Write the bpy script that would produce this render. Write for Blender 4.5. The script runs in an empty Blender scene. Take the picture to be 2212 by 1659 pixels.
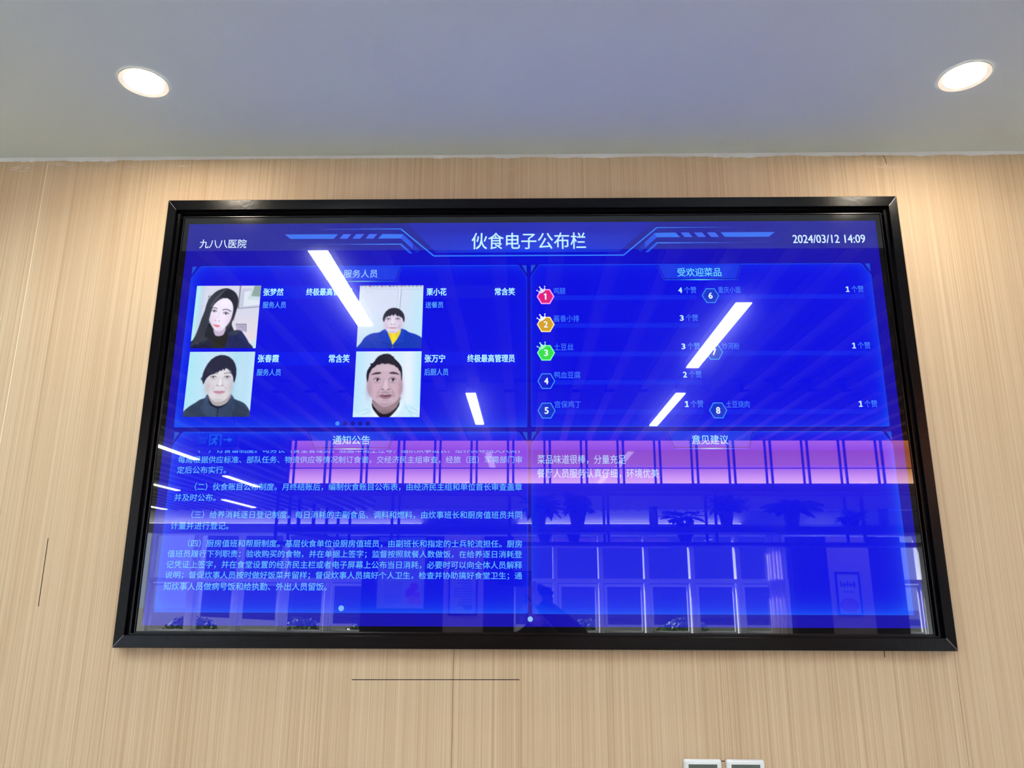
import bpy, bmesh, math, random
import numpy as np
from mathutils import Vector, Matrix, Euler

random.seed(7)
S = bpy.context.scene
COL = S.collection
PI = math.pi

# ------------------------------------------------------------------ camera
FPX = 1629.98
PITCH, YAW, ROLL = .24976, -.01716, .00255
Z0 = 2.115                       # height of the display centre
CAM = Vector((-.0149, -1.91112, Z0 - .41532))
fwd = Vector((math.sin(YAW) * math.cos(PITCH), math.cos(YAW) * math.cos(PITCH), math.sin(PITCH)))
rt = Vector((math.cos(YAW), -math.sin(YAW), 0))
up = rt.cross(fwd)
r2 = math.cos(ROLL) * rt + math.sin(ROLL) * up
u2 = -math.sin(ROLL) * rt + math.cos(ROLL) * up
cd = bpy.data.cameras.new('camera')
cam = bpy.data.objects.new('camera', cd)
COL.objects.link(cam)
cd.sensor_fit = 'HORIZONTAL'
cd.sensor_width = 36
cd.lens = 36 * FPX / 2212
cd.clip_start = .01
cam.matrix_world = Matrix(((r2.x, u2.x, -fwd.x, CAM.x), (r2.y, u2.y, -fwd.y, CAM.y), (r2.z, u2.z, -fwd.z, CAM.z), (0, 0, 0, 1)))
S.camera = cam

# ------------------------------------------------------------------ world, sun, exposure
S.view_settings.view_transform = 'Standard'
S.view_settings.look = 'None'
S.view_settings.exposure = 0.1
S.view_settings.gamma = 1.0
S.view_settings.use_curve_mapping = False
W = bpy.data.worlds.new('sky')
S.world = W
W.use_nodes = True
W.node_tree.nodes['Background'].inputs[0].default_value = (.62, .76, 1, 1)
W.node_tree.nodes['Background'].inputs[1].default_value = 5.5
sl = bpy.data.lights.new('sun', 'SUN')
sl.energy = 95
sl.angle = .01
sl.color = (1, .95, .88)
sun = bpy.data.objects.new('sun', sl)
COL.objects.link(sun)
sun.rotation_euler = Vector((.62, .42, -.62)).to_track_quat('-Z', 'Y').to_euler()
sun.location = (-14, -26, 14)

STRIP_POWER = 88.0
DOWN_POWER = 200.0
AMBER = 12.5

# ------------------------------------------------------------------ helpers
def lin(c):
    c = c / 255.0
    return c / 12.92 if c <= .04045 else ((c + .055) / 1.055) ** 2.4

def L3(rgb):
    return (lin(rgb[0]), lin(rgb[1]), lin(rgb[2]))

def mat(name, rgb, rough=.5, metal=0, spec=.5, emit=None, estr=0, bump=None, sample=None):
    m = bpy.data.materials.new(name)
    m.use_nodes = True
    b = m.node_tree.nodes['Principled BSDF']
    b.inputs['Base Color'].default_value = (*L3(rgb), 1)
    b.inputs['Roughness'].default_value = rough
    b.inputs['Metallic'].default_value = metal
    b.inputs['Specular IOR Level'].default_value = spec
    if emit is not None:
        b.inputs['Emission Color'].default_value = (*emit, 1)
        b.inputs['Emission Strength'].default_value = estr
    if bump:
        nt = m.node_tree
        tc = nt.nodes.new('ShaderNodeTexCoord')
        n = nt.nodes.new('ShaderNodeTexNoise')
        n.inputs['Scale'].default_value = bump[0]
        n.inputs['Detail'].default_value = 4
        bp = nt.nodes.new('ShaderNodeBump')
        bp.inputs['Strength'].default_value = bump[1]
        bp.inputs['Distance'].default_value = .002
        nt.links.new(tc.outputs['Object'], n.inputs['Vector'])
        nt.links.new(n.outputs['Fac'], bp.inputs['Height'])
        nt.links.new(bp.outputs['Normal'], b.inputs['Normal'])
    if sample:
        m.cycles.emission_sampling = sample
    return m

def screenize(b):
    """glossy cover of the display: a sharp coat over a faint hazy lobe"""
    b.inputs['Base Color'].default_value = (.004, .004, .005, 1)
    b.inputs['Roughness'].default_value = .12
    b.inputs['Specular IOR Level'].default_value = .06
    b.inputs['Coat Weight'].default_value = 1
    b.inputs['Coat Roughness'].default_value = .012
    b.inputs['Coat IOR'].default_value = 1.56

_sm = {}
def smat(rgb):
    """a lit colour on the display"""
    rgb = tuple(int(v) for v in rgb)
    if rgb not in _sm:
        m = mat('lit_%d_%d_%d' % rgb, (2, 2, 2), emit=L3(rgb), estr=1, sample='NONE')
        screenize(m.node_tree.nodes['Principled BSDF'])
        _sm[rgb] = m
    return _sm[rgb]

def colmat(name, screen=True, estr=1.0, sample='NONE', rough=.4):
    """colour read from the mesh's own colour attribute"""
    m = bpy.data.materials.new(name)
    m.use_nodes = True
    nt = m.node_tree
    b = nt.nodes['Principled BSDF']
    a = nt.nodes.new('ShaderNodeAttribute')
    a.attribute_name = 'Col'
    if screen:
        screenize(b)
        nt.links.new(a.outputs['Color'], b.inputs['Emission Color'])
        b.inputs['Emission Strength'].default_value = estr
    else:
        nt.links.new(a.outputs['Color'], b.inputs['Base Color'])
        b.inputs['Roughness'].default_value = rough
    m.cycles.emission_sampling = sample
    return m

def link(name, me, parent=None, mats=None):
    o = bpy.data.objects.new(name, me)
    COL.objects.link(o)
    if mats:
        for m in mats:
            me.materials.append(m)
    if parent:
        o.parent = parent
        o.matrix_parent_inverse = Matrix.Translation(-parent.location) if parent.type == 'EMPTY' and parent.parent is None else Matrix.Identity(4)
    return o

def empty(name, loc):
    o = bpy.data.objects.new(name, None)
    COL.objects.link(o)
    o.location = loc
    o.empty_display_size = .05
    return o

def tag(o, label=None, cat=None, group=None, kind=None):
    if label: o['label'] = label
    if cat: o['category'] = cat
    if group: o['group'] = group
    if kind: o['kind'] = kind
    return o

class B:
    """collects shapes in world coordinates for ONE mesh object"""
    def __init__(s):
        s.bm = bmesh.new()
    def box(s, x0, x1, y0, y1, z0, z1, mi=0):
        v = [s.bm.verts.new(p) for p in ((x0, y0, z0), (x1, y0, z0), (x1, y1, z0), (x0, y1, z0), (x0, y0, z1), (x1, y0, z1), (x1, y1, z1), (x0, y1, z1))]
        for f in ((3, 2, 1, 0), (4, 5, 6, 7), (0, 1, 5, 4), (1, 2, 6, 5), (2, 3, 7, 6), (3, 0, 4, 7)):
            s.bm.faces.new([v[i] for i in f]).material_index = mi
        return s
    def face(s, pts, mi=0):
        f = s.bm.faces.new([s.bm.verts.new(p) for p in pts])
        f.material_index = mi
        return s
    def prism(s, pts, d, mi=0):
        """pts: planar loop; extruded by vector d"""
        d = Vector(d)
        a = [s.bm.verts.new(p) for p in pts]
        b = [s.bm.verts.new(Vector(p) + d) for p in pts]
        n = len(pts)
        s.bm.faces.new(a).material_index = mi
        s.bm.faces.new(b[::-1]).material_index = mi
        for i in range(n):
            s.bm.faces.new([a[i], b[i], b[(i + 1) % n], a[(i + 1) % n]]).material_index = mi
        return s
    def lathe(s, c, prof, n=32, mi=0, axis='Z'):
        rings = []
        for r, h in prof:
            ring = []
            for i in range(n):
                t = 2 * PI * i / n
                p = Vector((r * math.cos(t), r * math.sin(t), h)) if axis == 'Z' else Vector((r * math.cos(t), h, r * math.sin(t)))
                ring.append(s.bm.verts.new(Vector(c) + p))
            rings.append(ring)
        for a, b in zip(rings, rings[1:]):
            for i in range(n):
                s.bm.faces.new([a[i], a[(i + 1) % n], b[(i + 1) % n], b[i]]).material_index = mi
        return s
    def disc(s, c, r, n=32, mi=0):
        s.bm.faces.new([s.bm.verts.new(Vector(c) + Vector((r * math.cos(2 * PI * i / n), -r * math.sin(2 * PI * i / n), 0))) for i in range(n)]).material_index = mi
        return s
    def tube(s, pts, r, n=8, mi=0):
        pts = [Vector(p) for p in pts]
        rings = []
        for i, p in enumerate(pts):
            d = (pts[min(i + 1, len(pts) - 1)] - pts[max(i - 1, 0)]).normalized()
            a = d.cross(Vector((0, 0, 1)))
            if a.length < .01: a = d.cross(Vector((1, 0, 0)))
            a.normalize()
            b = d.cross(a)
            rr = r[i] if isinstance(r, (list, tuple)) else r
            rings.append([s.bm.verts.new(p + rr * (math.cos(2 * PI * k / n) * a + math.sin(2 * PI * k / n) * b)) for k in range(n)])
        for a, b in zip(rings, rings[1:]):
            for k in range(n):
                s.bm.faces.new([a[k], a[(k + 1) % n], b[(k + 1) % n], b[k]]).material_index = mi
        s.bm.faces.new(rings[0][::-1]).material_index = mi
        s.bm.faces.new(rings[-1]).material_index = mi
        return s
    def build(s, name, mats, parent=None, bevel=0, smooth=False):
        me = bpy.data.meshes.new(name)
        bmesh.ops.recalc_face_normals(s.bm, faces=s.bm.faces)
        s.bm.to_mesh(me)
        s.bm.free()
        if smooth:
            for f in me.polygons: f.use_smooth = True
        o = link(name, me, parent, mats if isinstance(mats, (list, tuple)) else [mats])
        if bevel:
            m = o.modifiers.new('soft_edges', 'BEVEL')
            m.width = bevel
            m.segments = 2
            m.limit_method = 'ANGLE'
        return o

# ------------------------------------------------------------------ materials
def wood_material():
    m = bpy.data.materials.new('oak_veneer')
    m.use_nodes = True
    nt = m.node_tree
    b = nt.nodes['Principled BSDF']
    N, K = nt.nodes.new, nt.links.new
    geo = N('ShaderNodeNewGeometry')
    def noise(sx, sz, detail, w=0):
        mp = N('ShaderNodeMapping')
        mp.inputs['Scale'].default_value = (sx, 1, sz)
        mp.inputs['Location'].default_value = (w, w, w)
        K(geo.outputs['Position'], mp.inputs['Vector'])
        n = N('ShaderNodeTexNoise')
        n.inputs['Scale'].default_value = 1
        n.inputs['Detail'].default_value = detail
        n.inputs['Roughness'].default_value = .6
        K(mp.outputs['Vector'], n.inputs['Vector'])
        return n.outputs['Fac']
    fine = noise(420, 1.1, 3)
    mid = noise(160, .5, 2, 3.3)
    broad = noise(9, .35, 2, 7.7)
    def mul(a, k):
        x = N('ShaderNodeMath'); x.operation = 'MULTIPLY'; x.inputs[1].default_value = k; K(a, x.inputs[0]); return x.outputs[0]
    def add(a, c):
        x = N('ShaderNodeMath'); x.operation = 'ADD'; K(a, x.inputs[0]); K(c, x.inputs[1]); return x.outputs[0]
    s = add(add(mul(fine, .5), mul(mid, .3)), mul(broad, .15))
    ramp = N('ShaderNodeValToRGB')
    e = ramp.color_ramp.elements
    e[0].position, e[0].color = .33, (*L3((172, 146, 114)), 1)
    e[1].position, e[1].color = .62, (*L3((208, 190, 162)), 1)
    mid_e = ramp.color_ramp.elements.new(.48)
    mid_e.color = (*L3((194, 172, 142)), 1)
    K(s, ramp.inputs['Fac'])
    # plaster smears: scuffs left on the veneer just under the ceiling
    sep = N('ShaderNodeSeparateXYZ'); K(geo.outputs['Position'], sep.inputs[0])
    rng = N('ShaderNodeMapRange'); rng.inputs['From Min'].default_value = 2.785; rng.inputs['From Max'].default_value = 2.85
    K(sep.outputs['Z'], rng.inputs['Value'])
    patch = noise(5.5, 26, 5, 1.9)
    gt = N('ShaderNodeMapRange'); gt.inputs['From Min'].default_value = .6; gt.inputs['From Max'].default_value = .72; K(patch, gt.inputs['Value'])
    mm = N('ShaderNodeMath'); mm.operation = 'MULTIPLY'; K(rng.outputs[0], mm.inputs[0]); K(gt.outputs[0], mm.inputs[1])
    mx = N('ShaderNodeMix'); mx.data_type = 'RGBA'
    K(mul(mm.outputs[0], .7), mx.inputs['Factor']); K(ramp.outputs['Color'], mx.inputs[6]); mx.inputs[7].default_value = (*L3((206, 188, 178)), 1)
    K(mx.outputs[2], b.inputs['Base Color'])
    b.inputs['Roughness'].default_value = .55
    b.inputs['Specular IOR Level'].default_value = .3
    bp = N('ShaderNodeBump'); bp.inputs['Strength'].default_value = .12; bp.inputs['Distance'].default_value = .001
    K(s, bp.inputs['Height']); K(bp.outputs['Normal'], b.inputs['Normal'])
    return m

M = {}
M['wood'] = wood_material()
M['gap'] = mat('dark_gap', (14, 11, 9), .9)
M['plaster'] = mat('white_ceiling_paint', (226, 243, 244), .8, bump=(40, .15))
M['caulk'] = mat('white_caulk', (238, 243, 246), .6, bump=(60, .5))
M['black_gloss'] = mat('black_gloss_aluminium', (4, 4, 6), .22, spec=.17, bump=(90, .12))
M['black_plastic'] = mat('black_plastic', (8, 8, 10), .25)
M['mitre'] = mat('pale_mitre_edge', (120, 116, 122), .4, metal=.6)
M['slat'] = mat('brown_slat', (62, 46, 38), .6)
M['dark_ceiling'] = mat('black_ceiling_void', (6, 6, 7), .9)
M['white'] = mat('white_plastic', (228, 236, 242), .45)
M['lcd'] = mat('grey_green_lcd', (74, 86, 78), .12, spec=.6)
M['lcd_mark'] = mat('dark_lcd_segment', (38, 44, 40), .3)
M['black_metal'] = mat('black_powder_coat', (16, 15, 17), .45)
M['wall'] = mat('off_white_wall', (226, 228, 230), .8)
M['floor'] = mat('pale_floor_tile', (236, 236, 234), .35)
M['dark_wall'] = mat('dark_grey_wall', (15, 15, 19), .6)
M['pillar'] = mat('grey_pillar', (196, 180, 186), .6)
M['win_frame'] = mat('white_window_frame', (225, 228, 235), .4)
M['leaf'] = mat('dark_green_leaf', (40, 74, 30), .45)
M['pot'] = mat('dark_plant_pot', (52, 48, 50), .5)
M['bark'] = mat('bark', (80, 62, 46), .8)
M['beam'] = mat('grey_beam', (176, 172, 190), .7)
M['curtain'] = mat('white_curtain', (240, 232, 228), .8)
M['strip'] = mat('lit_strip_diffuser', (250, 250, 250), emit=(.90, .995, 1), estr=STRIP_POWER)
M['down'] = mat('lit_downlight_diffuser', (250, 250, 250), emit=(1, .87, .69), estr=DOWN_POWER)
M['ring'] = mat('white_downlight_ring', (240, 238, 232), .4)

# ------------------------------------------------------------------ setting: display wall
wn = empty('wall_north', (0, .012, 0))
tag(wn, 'light oak veneer wall made of wide vertical panels behind the display', kind='structure')
edges = [-.187 + 1.1966 * k for k in range(-9, 11)]
HX, HT, HB = .985, Z0 + .578, Z0 - .566
for a, b in zip(edges, edges[1:]):
    x0, x1 = a + .0005, b - .0005
    q = B()
    def bit(u0, u1, z0, z1):
        if u1 - u0 > 1e-4: q.box(u0, u1, .012, .03, z0, z1)
    if x1 < -HX or x0 > HX:
        bit(x0, x1, 0, 2.87)
    else:
        h0, h1 = max(x0, -HX), min(x1, HX)
        bit(h0, h1, 0, HB); bit(a, b, HT, 2.87)
        bit(x0, h0, 0, HT); bit(h1, x1, 0, HT)
    bmesh.ops.remove_doubles(q.bm, verts=q.bm.verts, dist=1e-5)
    q.build('veneer_panel', M['wood'], wn)
B().box(-11, 11.8, .12, .2, 0, 3.7).build('backing', M['gap'], wn)
def slot(pts, wdt=.0013):
    """a fine dark line scored in the veneer, standing .2 mm proud so that it reads"""
    q = B()
    for (ax, az), (bx, bz) in zip(pts, pts[1:]):
        d = Vector((bx - ax, 0, bz - az)).normalized()
        n = Vector((-d.z, 0, d.x)) * wdt
        q.prism([Vector((ax, .0118, az)) + n, Vector((ax, .0118, az)) - n, Vector((bx, .0118, bz)) - n, Vector((bx, .0118, bz)) + n], (0, .003, 0))
    return q.build('scored_line', M['gap'], wn)
B().box(-1.3846, -1.3826, .0117, .0125, 0, 2.85).build('joint_filler', mat('pale_joint_filler', (236, 222, 198), .6), wn)
slot([(-1.2185, 1.790), (-1.2178, 1.70), (-1.2172, 1.625)], .0010)
slot([(-.4305, 1.4588), (-.23, 1.4598), (-.0284, 1.4606)], .0010)
slot([(.8450, 1.534), (.8443, 1.5146)], .0009)
slot([(.4388, 1.2852), (.4488, 1.2850)], .0010)
slot([(.998, 2.856), (1.0035, 2.846), (1.004, 2.835), (1.0055, 2.828)], .0007)

# ceiling over the display: a plaster soffit that ends in front of the slatted hall ceiling
CZ = 2.862
def plane_with_holes():
    return B().box(-11, 11, -.65, .012, CZ, CZ + .012)
sof = plane_with_holes()
sof.box(-11, 11, -.65, -.63, CZ + .0121, 3.66)
so = sof.build('ceiling', M['plaster'])
tag(so, 'plain white plaster ceiling over the display wall', kind='structure')
# irregular caulk line where ceiling meets veneer
q = B()
xs = np.arange(-2.2, 2.2, .012)
rnd = np.random.RandomState(3)
low = CZ - .0058 - .0035 * np.abs(np.convolve(rnd.randn(len(xs) + 20), np.ones(12) / 4, 'same')[10:10 + len(xs)]) * (.5 + .5 * rnd.rand(len(xs)))
low = np.where(np.abs(xs - .05) < .9, np.minimum(low + .001, CZ - .0035), low)
for i in range(len(xs) - 1):
    q.face([(xs[i], .0115, low[i]), (xs[i + 1], .0115, low[i + 1]), (xs[i + 1], .0055, CZ), (xs[i], .0055, CZ)])
    q.face([(xs[i], .0115, low[i]), (xs[i], .012, low[i]), (xs[i + 1], .012, low[i + 1]), (xs[i + 1], .0115, low[i + 1])])
bmesh.ops.remove_doubles(q.bm, verts=q.bm.verts, dist=1e-6)
tag(q.build('trim_1', M['caulk']), 'rough white caulk line between the ceiling and the oak wall', kind='structure')

# plaster smears below the caulk
sm = mat('plaster_smear', (206, 190, 178), .8)
def smear(cx, cz, w, h, seed):
    rs = random.Random(seed)
    q = B()
    for k in range(9):
        x = cx + w * (rs.random() - .5); z = cz + h * (rs.random() - .5)
        ww, hh = w * (.12 + .22 * rs.random()), h * (.08 + .16 * rs.random())
        n = 10
        q.face([(x + ww * math.cos(2 * PI * i / n) * (.7 + .5 * rs.random()), .0117 - .00003 * k, z + hh * math.sin(2 * PI * i / n) * (.6 + .6 * rs.random()) + .12 * ww * math.cos(2 * PI * i / n)) for i in range(n)])
    return q.build('plaster_smear', sm, wn)
smear(-1.455, 2.832, .045, .014, 1); smear(-1.452, 2.822, .04, .004, 5)
smear(-1.345, 2.842, .06, .012, 2)
smear(-1.21, 2.846, .035, .004, 3); smear(-1.135, 2.836, .02, .006, 4)
smear(-.985, 2.835, .03, .005, 6)

# ------------------------------------------------------------------ downlights
def downlight(x, y, label):
    r = empty('downlight', (x, y, CZ))
    tag(r, label, 'ceiling light', 'round recessed downlights above the display')
    B().lathe((x, y, CZ), [(.0575, -.0002), (.0575, -.0022), (.0562, -.0027), (.0448, -.0010)], 64).build('trim_ring', M['ring'], r)
    B().disc((x, y, CZ - .0012), .0446, 48).build('diffuser', M['down'], r)
    return r
downlight(-.939, -.329, 'round white downlight glowing in the ceiling above the left corner of the display')
downlight(1.039, -.326, 'round white downlight glowing in the ceiling above the right corner of the display')

# ------------------------------------------------------------------ display
UW = 1.895
UH = UW * 9 / 16
disp = empty('wall_display', (0, 0, Z0 - UH / 2))
tag(disp, 'large wall screen in black frame showing a blue notice board page', 'screen')
XL, XR, ZT, ZB = -1.0032, 1.0029, Z0 + .5955, Z0 - .583
def rail(side):
    """one mitred rail of the frame: profile swept between two mitres"""
    fw = {'L': .0235, 'R': .0235, 'T': .0285, 'B': .0285}
    prof = [(0, .0115), (0, -.0205), (.0015, -.022), (1, -.0205), (1.03, -.019), (1.08, -.008), (1.36, -.008), (1.40, .011)]
    def corner(sx, sz, p):
        s, y = p
        ws = fw['L'] if sx < 0 else fw['R']
        wz = fw['T'] if sz > 0 else fw['B']
        fx = s if s < .01 else s * ws
        fz = s if s < .01 else s * wz
        if s > 1.001:
            fx = ws + (s - 1) * .028; fz = wz + (s - 1) * .012
        x = XL + fx if sx < 0 else XR - fx
        z = ZT - fz if sz > 0 else ZB + fz
        return Vector((x, y, z))
    ends = {'T': ((-1, 1), (1, 1)), 'B': ((-1, -1), (1, -1)), 'L': ((-1, -1), (-1, 1)), 'R': ((1, -1), (1, 1))}[side]
    q = B()
    a = [q.bm.verts.new(corner(*ends[0], p)) for p in prof]
    b = [q.bm.verts.new(corner(*ends[1], p)) for p in prof]
    for i in range(len(prof) - 1):
        q.bm.faces.new([a[i], a[i + 1], b[i + 1], b[i]])
    return q.build('frame_rail', M['black_gloss'], disp)
for s_ in 'TBLR': rail(s_)
# fine pale edges of the four mitres
for sx, sz in ((-1, 1), (1, 1), (-1, -1), (1, -1)):
    wz = .0285
    ax, az = (XL if sx < 0 else XR), (ZT if sz > 0 else ZB)
    bx, bz = ax - sx * .0235, az - sz * wz
    d = Vector((bx - ax, 0, bz - az)).normalized(); n = Vector((-d.z, 0, d.x)) * .0007
    p0 = Vector((ax, -.0219, az)) + d * .002; p1 = Vector((bx, -.0204, bz))
    B().prism([p0 + n, p0 - n, p1 - n, p1 + n], (0, -.0005, 0)).build('mitre_seam', M['mitre'], disp)
# the television itself
TX, TT, TB = .9645, Z0 + .5555, Z0 - .5505
B().box(-TX, TX, .0006, .06, TB, TT).build('housing', M['black_plastic'], disp)
q = B()
for x0, x1, z0, z1 in ((-TX, -TX + .003, TB, TT), (TX - .003, TX, TB, TT), (-TX + .003, TX - .003, TT - .003, TT), (-TX + .003, TX - .003, TB, TB + .004)):
    q.box(x0, x1, -.003, .0005, z0, z1)
q.build('edge_trim', mat('satin_dark_trim', (30, 29, 33), .22, metal=.7), disp, bevel=.0006)
bz = mat('black_glossy_bezel', (3, 3, 4), .1)
screenize(bz.node_tree.nodes['Principled BSDF'])
q = B()
for x0, x1, z0, z1 in ((-TX + .003, -UW / 2, TB + .004, TT - .003), (UW / 2, TX - .003, TB + .004, TT - .003), (-UW / 2, UW / 2, Z0 + UH / 2, TT - .003), (-UW / 2, UW / 2, TB + .004, Z0 - UH / 2)):
    q.face([(x0, 0, z0), (x1, 0, z0), (x1, 0, z1), (x0, 0, z1)])
q.build('bezel', bz, disp)

def P(u, v, layer=0):
    return Vector(((u / 1920 - .5) * UW, -.00012 * layer, Z0 + (.5 - v / 1080) * UH))

def grid_mesh(name, u0, v0, u1, v1, nu, nv, rgb, layer, parent, material, place=P):
    """rgb: (nv,nu,3) sRGB array; one vertex per sample"""
    uu = np.linspace(u0, u1, nu); vv = np.linspace(v0, v1, nv)
    X = [tuple(place(u, v, layer)) for v in vv for u in uu]
    F = [(j * nu + i, (j + 1) * nu + i, (j + 1) * nu + i + 1, j * nu + i + 1) for j in range(nv - 1) for i in range(nu - 1)]
    me = bpy.data.meshes.new(name)
    me.from_pydata(X, [], F)
    c = np.clip(rgb, 0, 255).reshape(-1, 3) / 255.0
    l = np.where(c <= .04045, c / 12.92, ((c + .055) / 1.055) ** 2.4)
    at = me.color_attributes.new('Col', 'FLOAT_COLOR', 'POINT')
    at.data.foreach_set('color', np.concatenate([l, np.ones((len(l), 1))], 1).astype(np.float32).ravel())
    return link(name, me, parent, [material])

SCR = colmat('display_picture', sample='FRONT')
PIC = colmat('display_photo')
def smooth01(x): x = np.clip(x, 0, 1); return x * x * (3 - 2 * x)
# background picture
nu, nv = 241, 136
U, V = np.meshgrid(np.linspace(0, 1920, nu), np.linspace(0, 1080, nv))
bg = np.zeros((nv, nu, 3)); bg[:] = (14, 4, 176)
side = smooth01(np.abs(U - 960) / 960 - .55)[..., None]
bg = bg * (1 - .45 * side) + np.array((18, 6, 120)) * .45 * side
cen = np.exp(-((U - 960) / 420) ** 2)[..., None] * np.exp(-((V - 110) / 60) ** 2)[..., None]
bg = bg * (1 - cen) + np.array((0, 4, 214)) * cen
hd = smooth01((90 - V) / 20)[..., None] * .75
bg = bg * (1 - hd) + np.array((8, 6, 140)) * hd
screen = grid_mesh('screen', 0, 0, 1920, 1080, nu, nv, bg, 0, disp, SCR)

def poly(name, pts, rgb, layer, parent=screen):
    q = B(); q.face([P(u, v, layer) for u, v in pts])
    return q.build(name, smat(rgb), parent)

class UI:
    """several flat lit shapes in one mesh"""
    def __init__(s): s.bm = bmesh.new(); s.m = []
    def mi(s, rgb):
        m = smat(rgb)
        if m not in s.m: s.m.append(m)
        return s.m.index(m)
    def poly(s, pts, rgb, layer):
        s.bm.faces.new([s.bm.verts.new(P(u, v, layer)) for u, v in pts]).material_index = s.mi(rgb); return s
    def line(s, pts, w, rgb, layer):
        pts = [Vector(p) for p in pts]
        off = []
        for i, p in enumerate(pts):
            d0 = (p - pts[i - 1]).normalized() if i else None
            d1 = (pts[i + 1] - p).normalized() if i < len(pts) - 1 else None
            d = d0 or d1
            n = Vector((-d.y, d.x))
            if d0 and d1:
                n1 = Vector((-d1.y, d1.x)); mvec = (n + n1).normalized(); n = mvec / max(.3, mvec.dot(n))
            off.append(n * w / 2)
        for i in range(len(pts) - 1):
            s.poly([pts[i] + off[i], pts[i] - off[i], pts[i + 1] - off[i + 1], pts[i + 1] + off[i + 1]], rgb, layer)
        return s
    def circ(s, u, v, r, rgb, layer, n=20):
        return s.poly([(u + r * math.cos(2 * PI * i / n), v + r * math.sin(2 * PI * i / n)) for i in range(n)], rgb, layer)
    def hgrad(s, pts_fn, u0, u1, n, c_fn, layer):
        for i in range(n):
            a = u0 + (u1 - u0) * i / n; b = u0 + (u1 - u0) * (i + 1) / n
            s.poly(pts_fn(a, b), c_fn((i + .5) / n), layer)
        return s
    def add(s, me, rgb):
        k = s.mi(rgb)
        n0 = len(s.bm.faces)
        s.bm.from_mesh(me)
        s.bm.faces.ensure_lookup_table()
        for f in s.bm.faces[n0:]: f.material_index = k
        return s
    def build(s, name, parent=screen, label=None):
        me = bpy.data.meshes.new(name)
        for f in s.bm.faces:
            f.normal_update()
            if f.normal.y > 0: f.normal_flip()
        s.bm.to_mesh(me); s.bm.free()
        o = link(name, me, parent, s.m)
        if label: o['label'] = label
        return o

_dg = None
def text_mesh(txt, u0, v0, u1, v1, bold=0, layer=6, clip=None):
    """glyph outlines fitted to the box u0..u1, v0..v1 of the page"""
    cu = bpy.data.curves.new('glyphs', 'FONT')
    cu.body = txt
    cu.offset = bold
    cu.resolution_u = 3
    o = bpy.data.objects.new('glyphs', cu)
    COL.objects.link(o)
    dg = bpy.context.evaluated_depsgraph_get()
    me = bpy.data.meshes.new_from_object(o.evaluated_get(dg))
    bpy.data.objects.remove(o); bpy.data.curves.remove(cu)
    n = len(me.vertices)
    co = np.empty(n * 3); me.vertices.foreach_get('co', co); co = co.reshape(-1, 3)
    a, b = co.min(0), co.max(0)
    k = (co - a) / np.maximum(b - a, 1e-9)
    uu = u0 + (u1 - u0) * k[:, 0]
    vv = v1 - (v1 - v0) * k[:, 1]
    w = np.stack([(uu / 1920 - .5) * UW, np.full(n, -.00012 * layer), Z0 + (.5 - vv / 1080) * UH], 1)
    me.vertices.foreach_set('co', w.ravel()); me.update()
    if clip is not None:
        bm = bmesh.new(); bm.from_mesh(me)
        zc = Z0 + (.5 - clip / 1080) * UH
        bmesh.ops.bisect_plane(bm, geom=bm.verts[:] + bm.edges[:] + bm.faces[:], plane_co=(0, 0, zc), plane_no=(0, 0, 1), clear_outer=True)
        bm.to_mesh(me); bm.free()
    return me

def text(name, txt, u0, v0, u1, v1, rgb, bold=0, layer=6, clip=None):
    b = bold * 24
    k = UI()
    for i, (du, dv) in enumerate(((0, 0), (-1, 0), (1, 0), (0, -.7), (0, .7)) if bold else ((0, 0),)):
        k.add(text_mesh(txt, u0 + b * .8 + du * b, v0 + b * .5 + dv * b, u1 - b * .8 + du * b, v1 - b * .5 + dv * b, 0, layer + .08 * i, clip), rgb)
    return k.build(name)

def digit_one(name, u0, v0, u1, v1, rgb, foot):
    h, w = v1 - v0, u1 - u0
    m = u0 + w * .60
    t = h * .14
    k = UI()
    k.poly([(m - t * .8, v0), (m + t * .8, v0), (m + t * .8, v1), (m - t * .8, v1)], rgb, 7)
    k.poly([(m - t * .7, v0), (m - t * .7, v0 + t * 1.6), (u0, v0 + h * .30), (u0, v0 + h * .16)], rgb, 7.1)
    if foot: k.poly([(u0 - w * .05, v1 - t * 1.1), (u1 + w * .05, v1 - t * 1.1), (u1 + w * .05, v1), (u0 - w * .05, v1)], rgb, 7.2)
    return k.build(name)
# ---- header
NAVY = (8, 6, 140)
bn = np.zeros((20, 60, 3))
gu, gv = np.meshgrid(np.linspace(0, 1, 60), np.linspace(0, 1, 20))
t = (gv * .8 + .2)[..., None] * (1 - .35 * (2 * np.abs(gu - .5))[..., None])
bn[:] = np.array((4, 8, 160)) * (1 - t) + np.array((20, 62, 232)) * t
dip = np.exp(-((gv - .25) / .12) ** 2)[..., None] * .7
bn = bn * (1 - dip) + np.array((4, 8, 170)) * dip
def banner_place(u, v, layer):
    # trapezoid: v 0..90, u scaled with depth
    h0, h1 = 633 - 33 * 0 + 0, 0
    f = v / 90.0
    l = 614 + (700 - 614) * f; r = 1305 + (1206 - 1305) * f
    return P(l + (r - l) * u, v, layer)
grid_mesh('header_banner', 0, 0, 1, 90, 60, 20, bn, 2, screen, PIC, banner_place)
g = UI()
LB = (50, 140, 245)
def fade(c0, c1): return lambda t: tuple(c0[i] + (c1[i] - c0[i]) * t for i in range(3))
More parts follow.
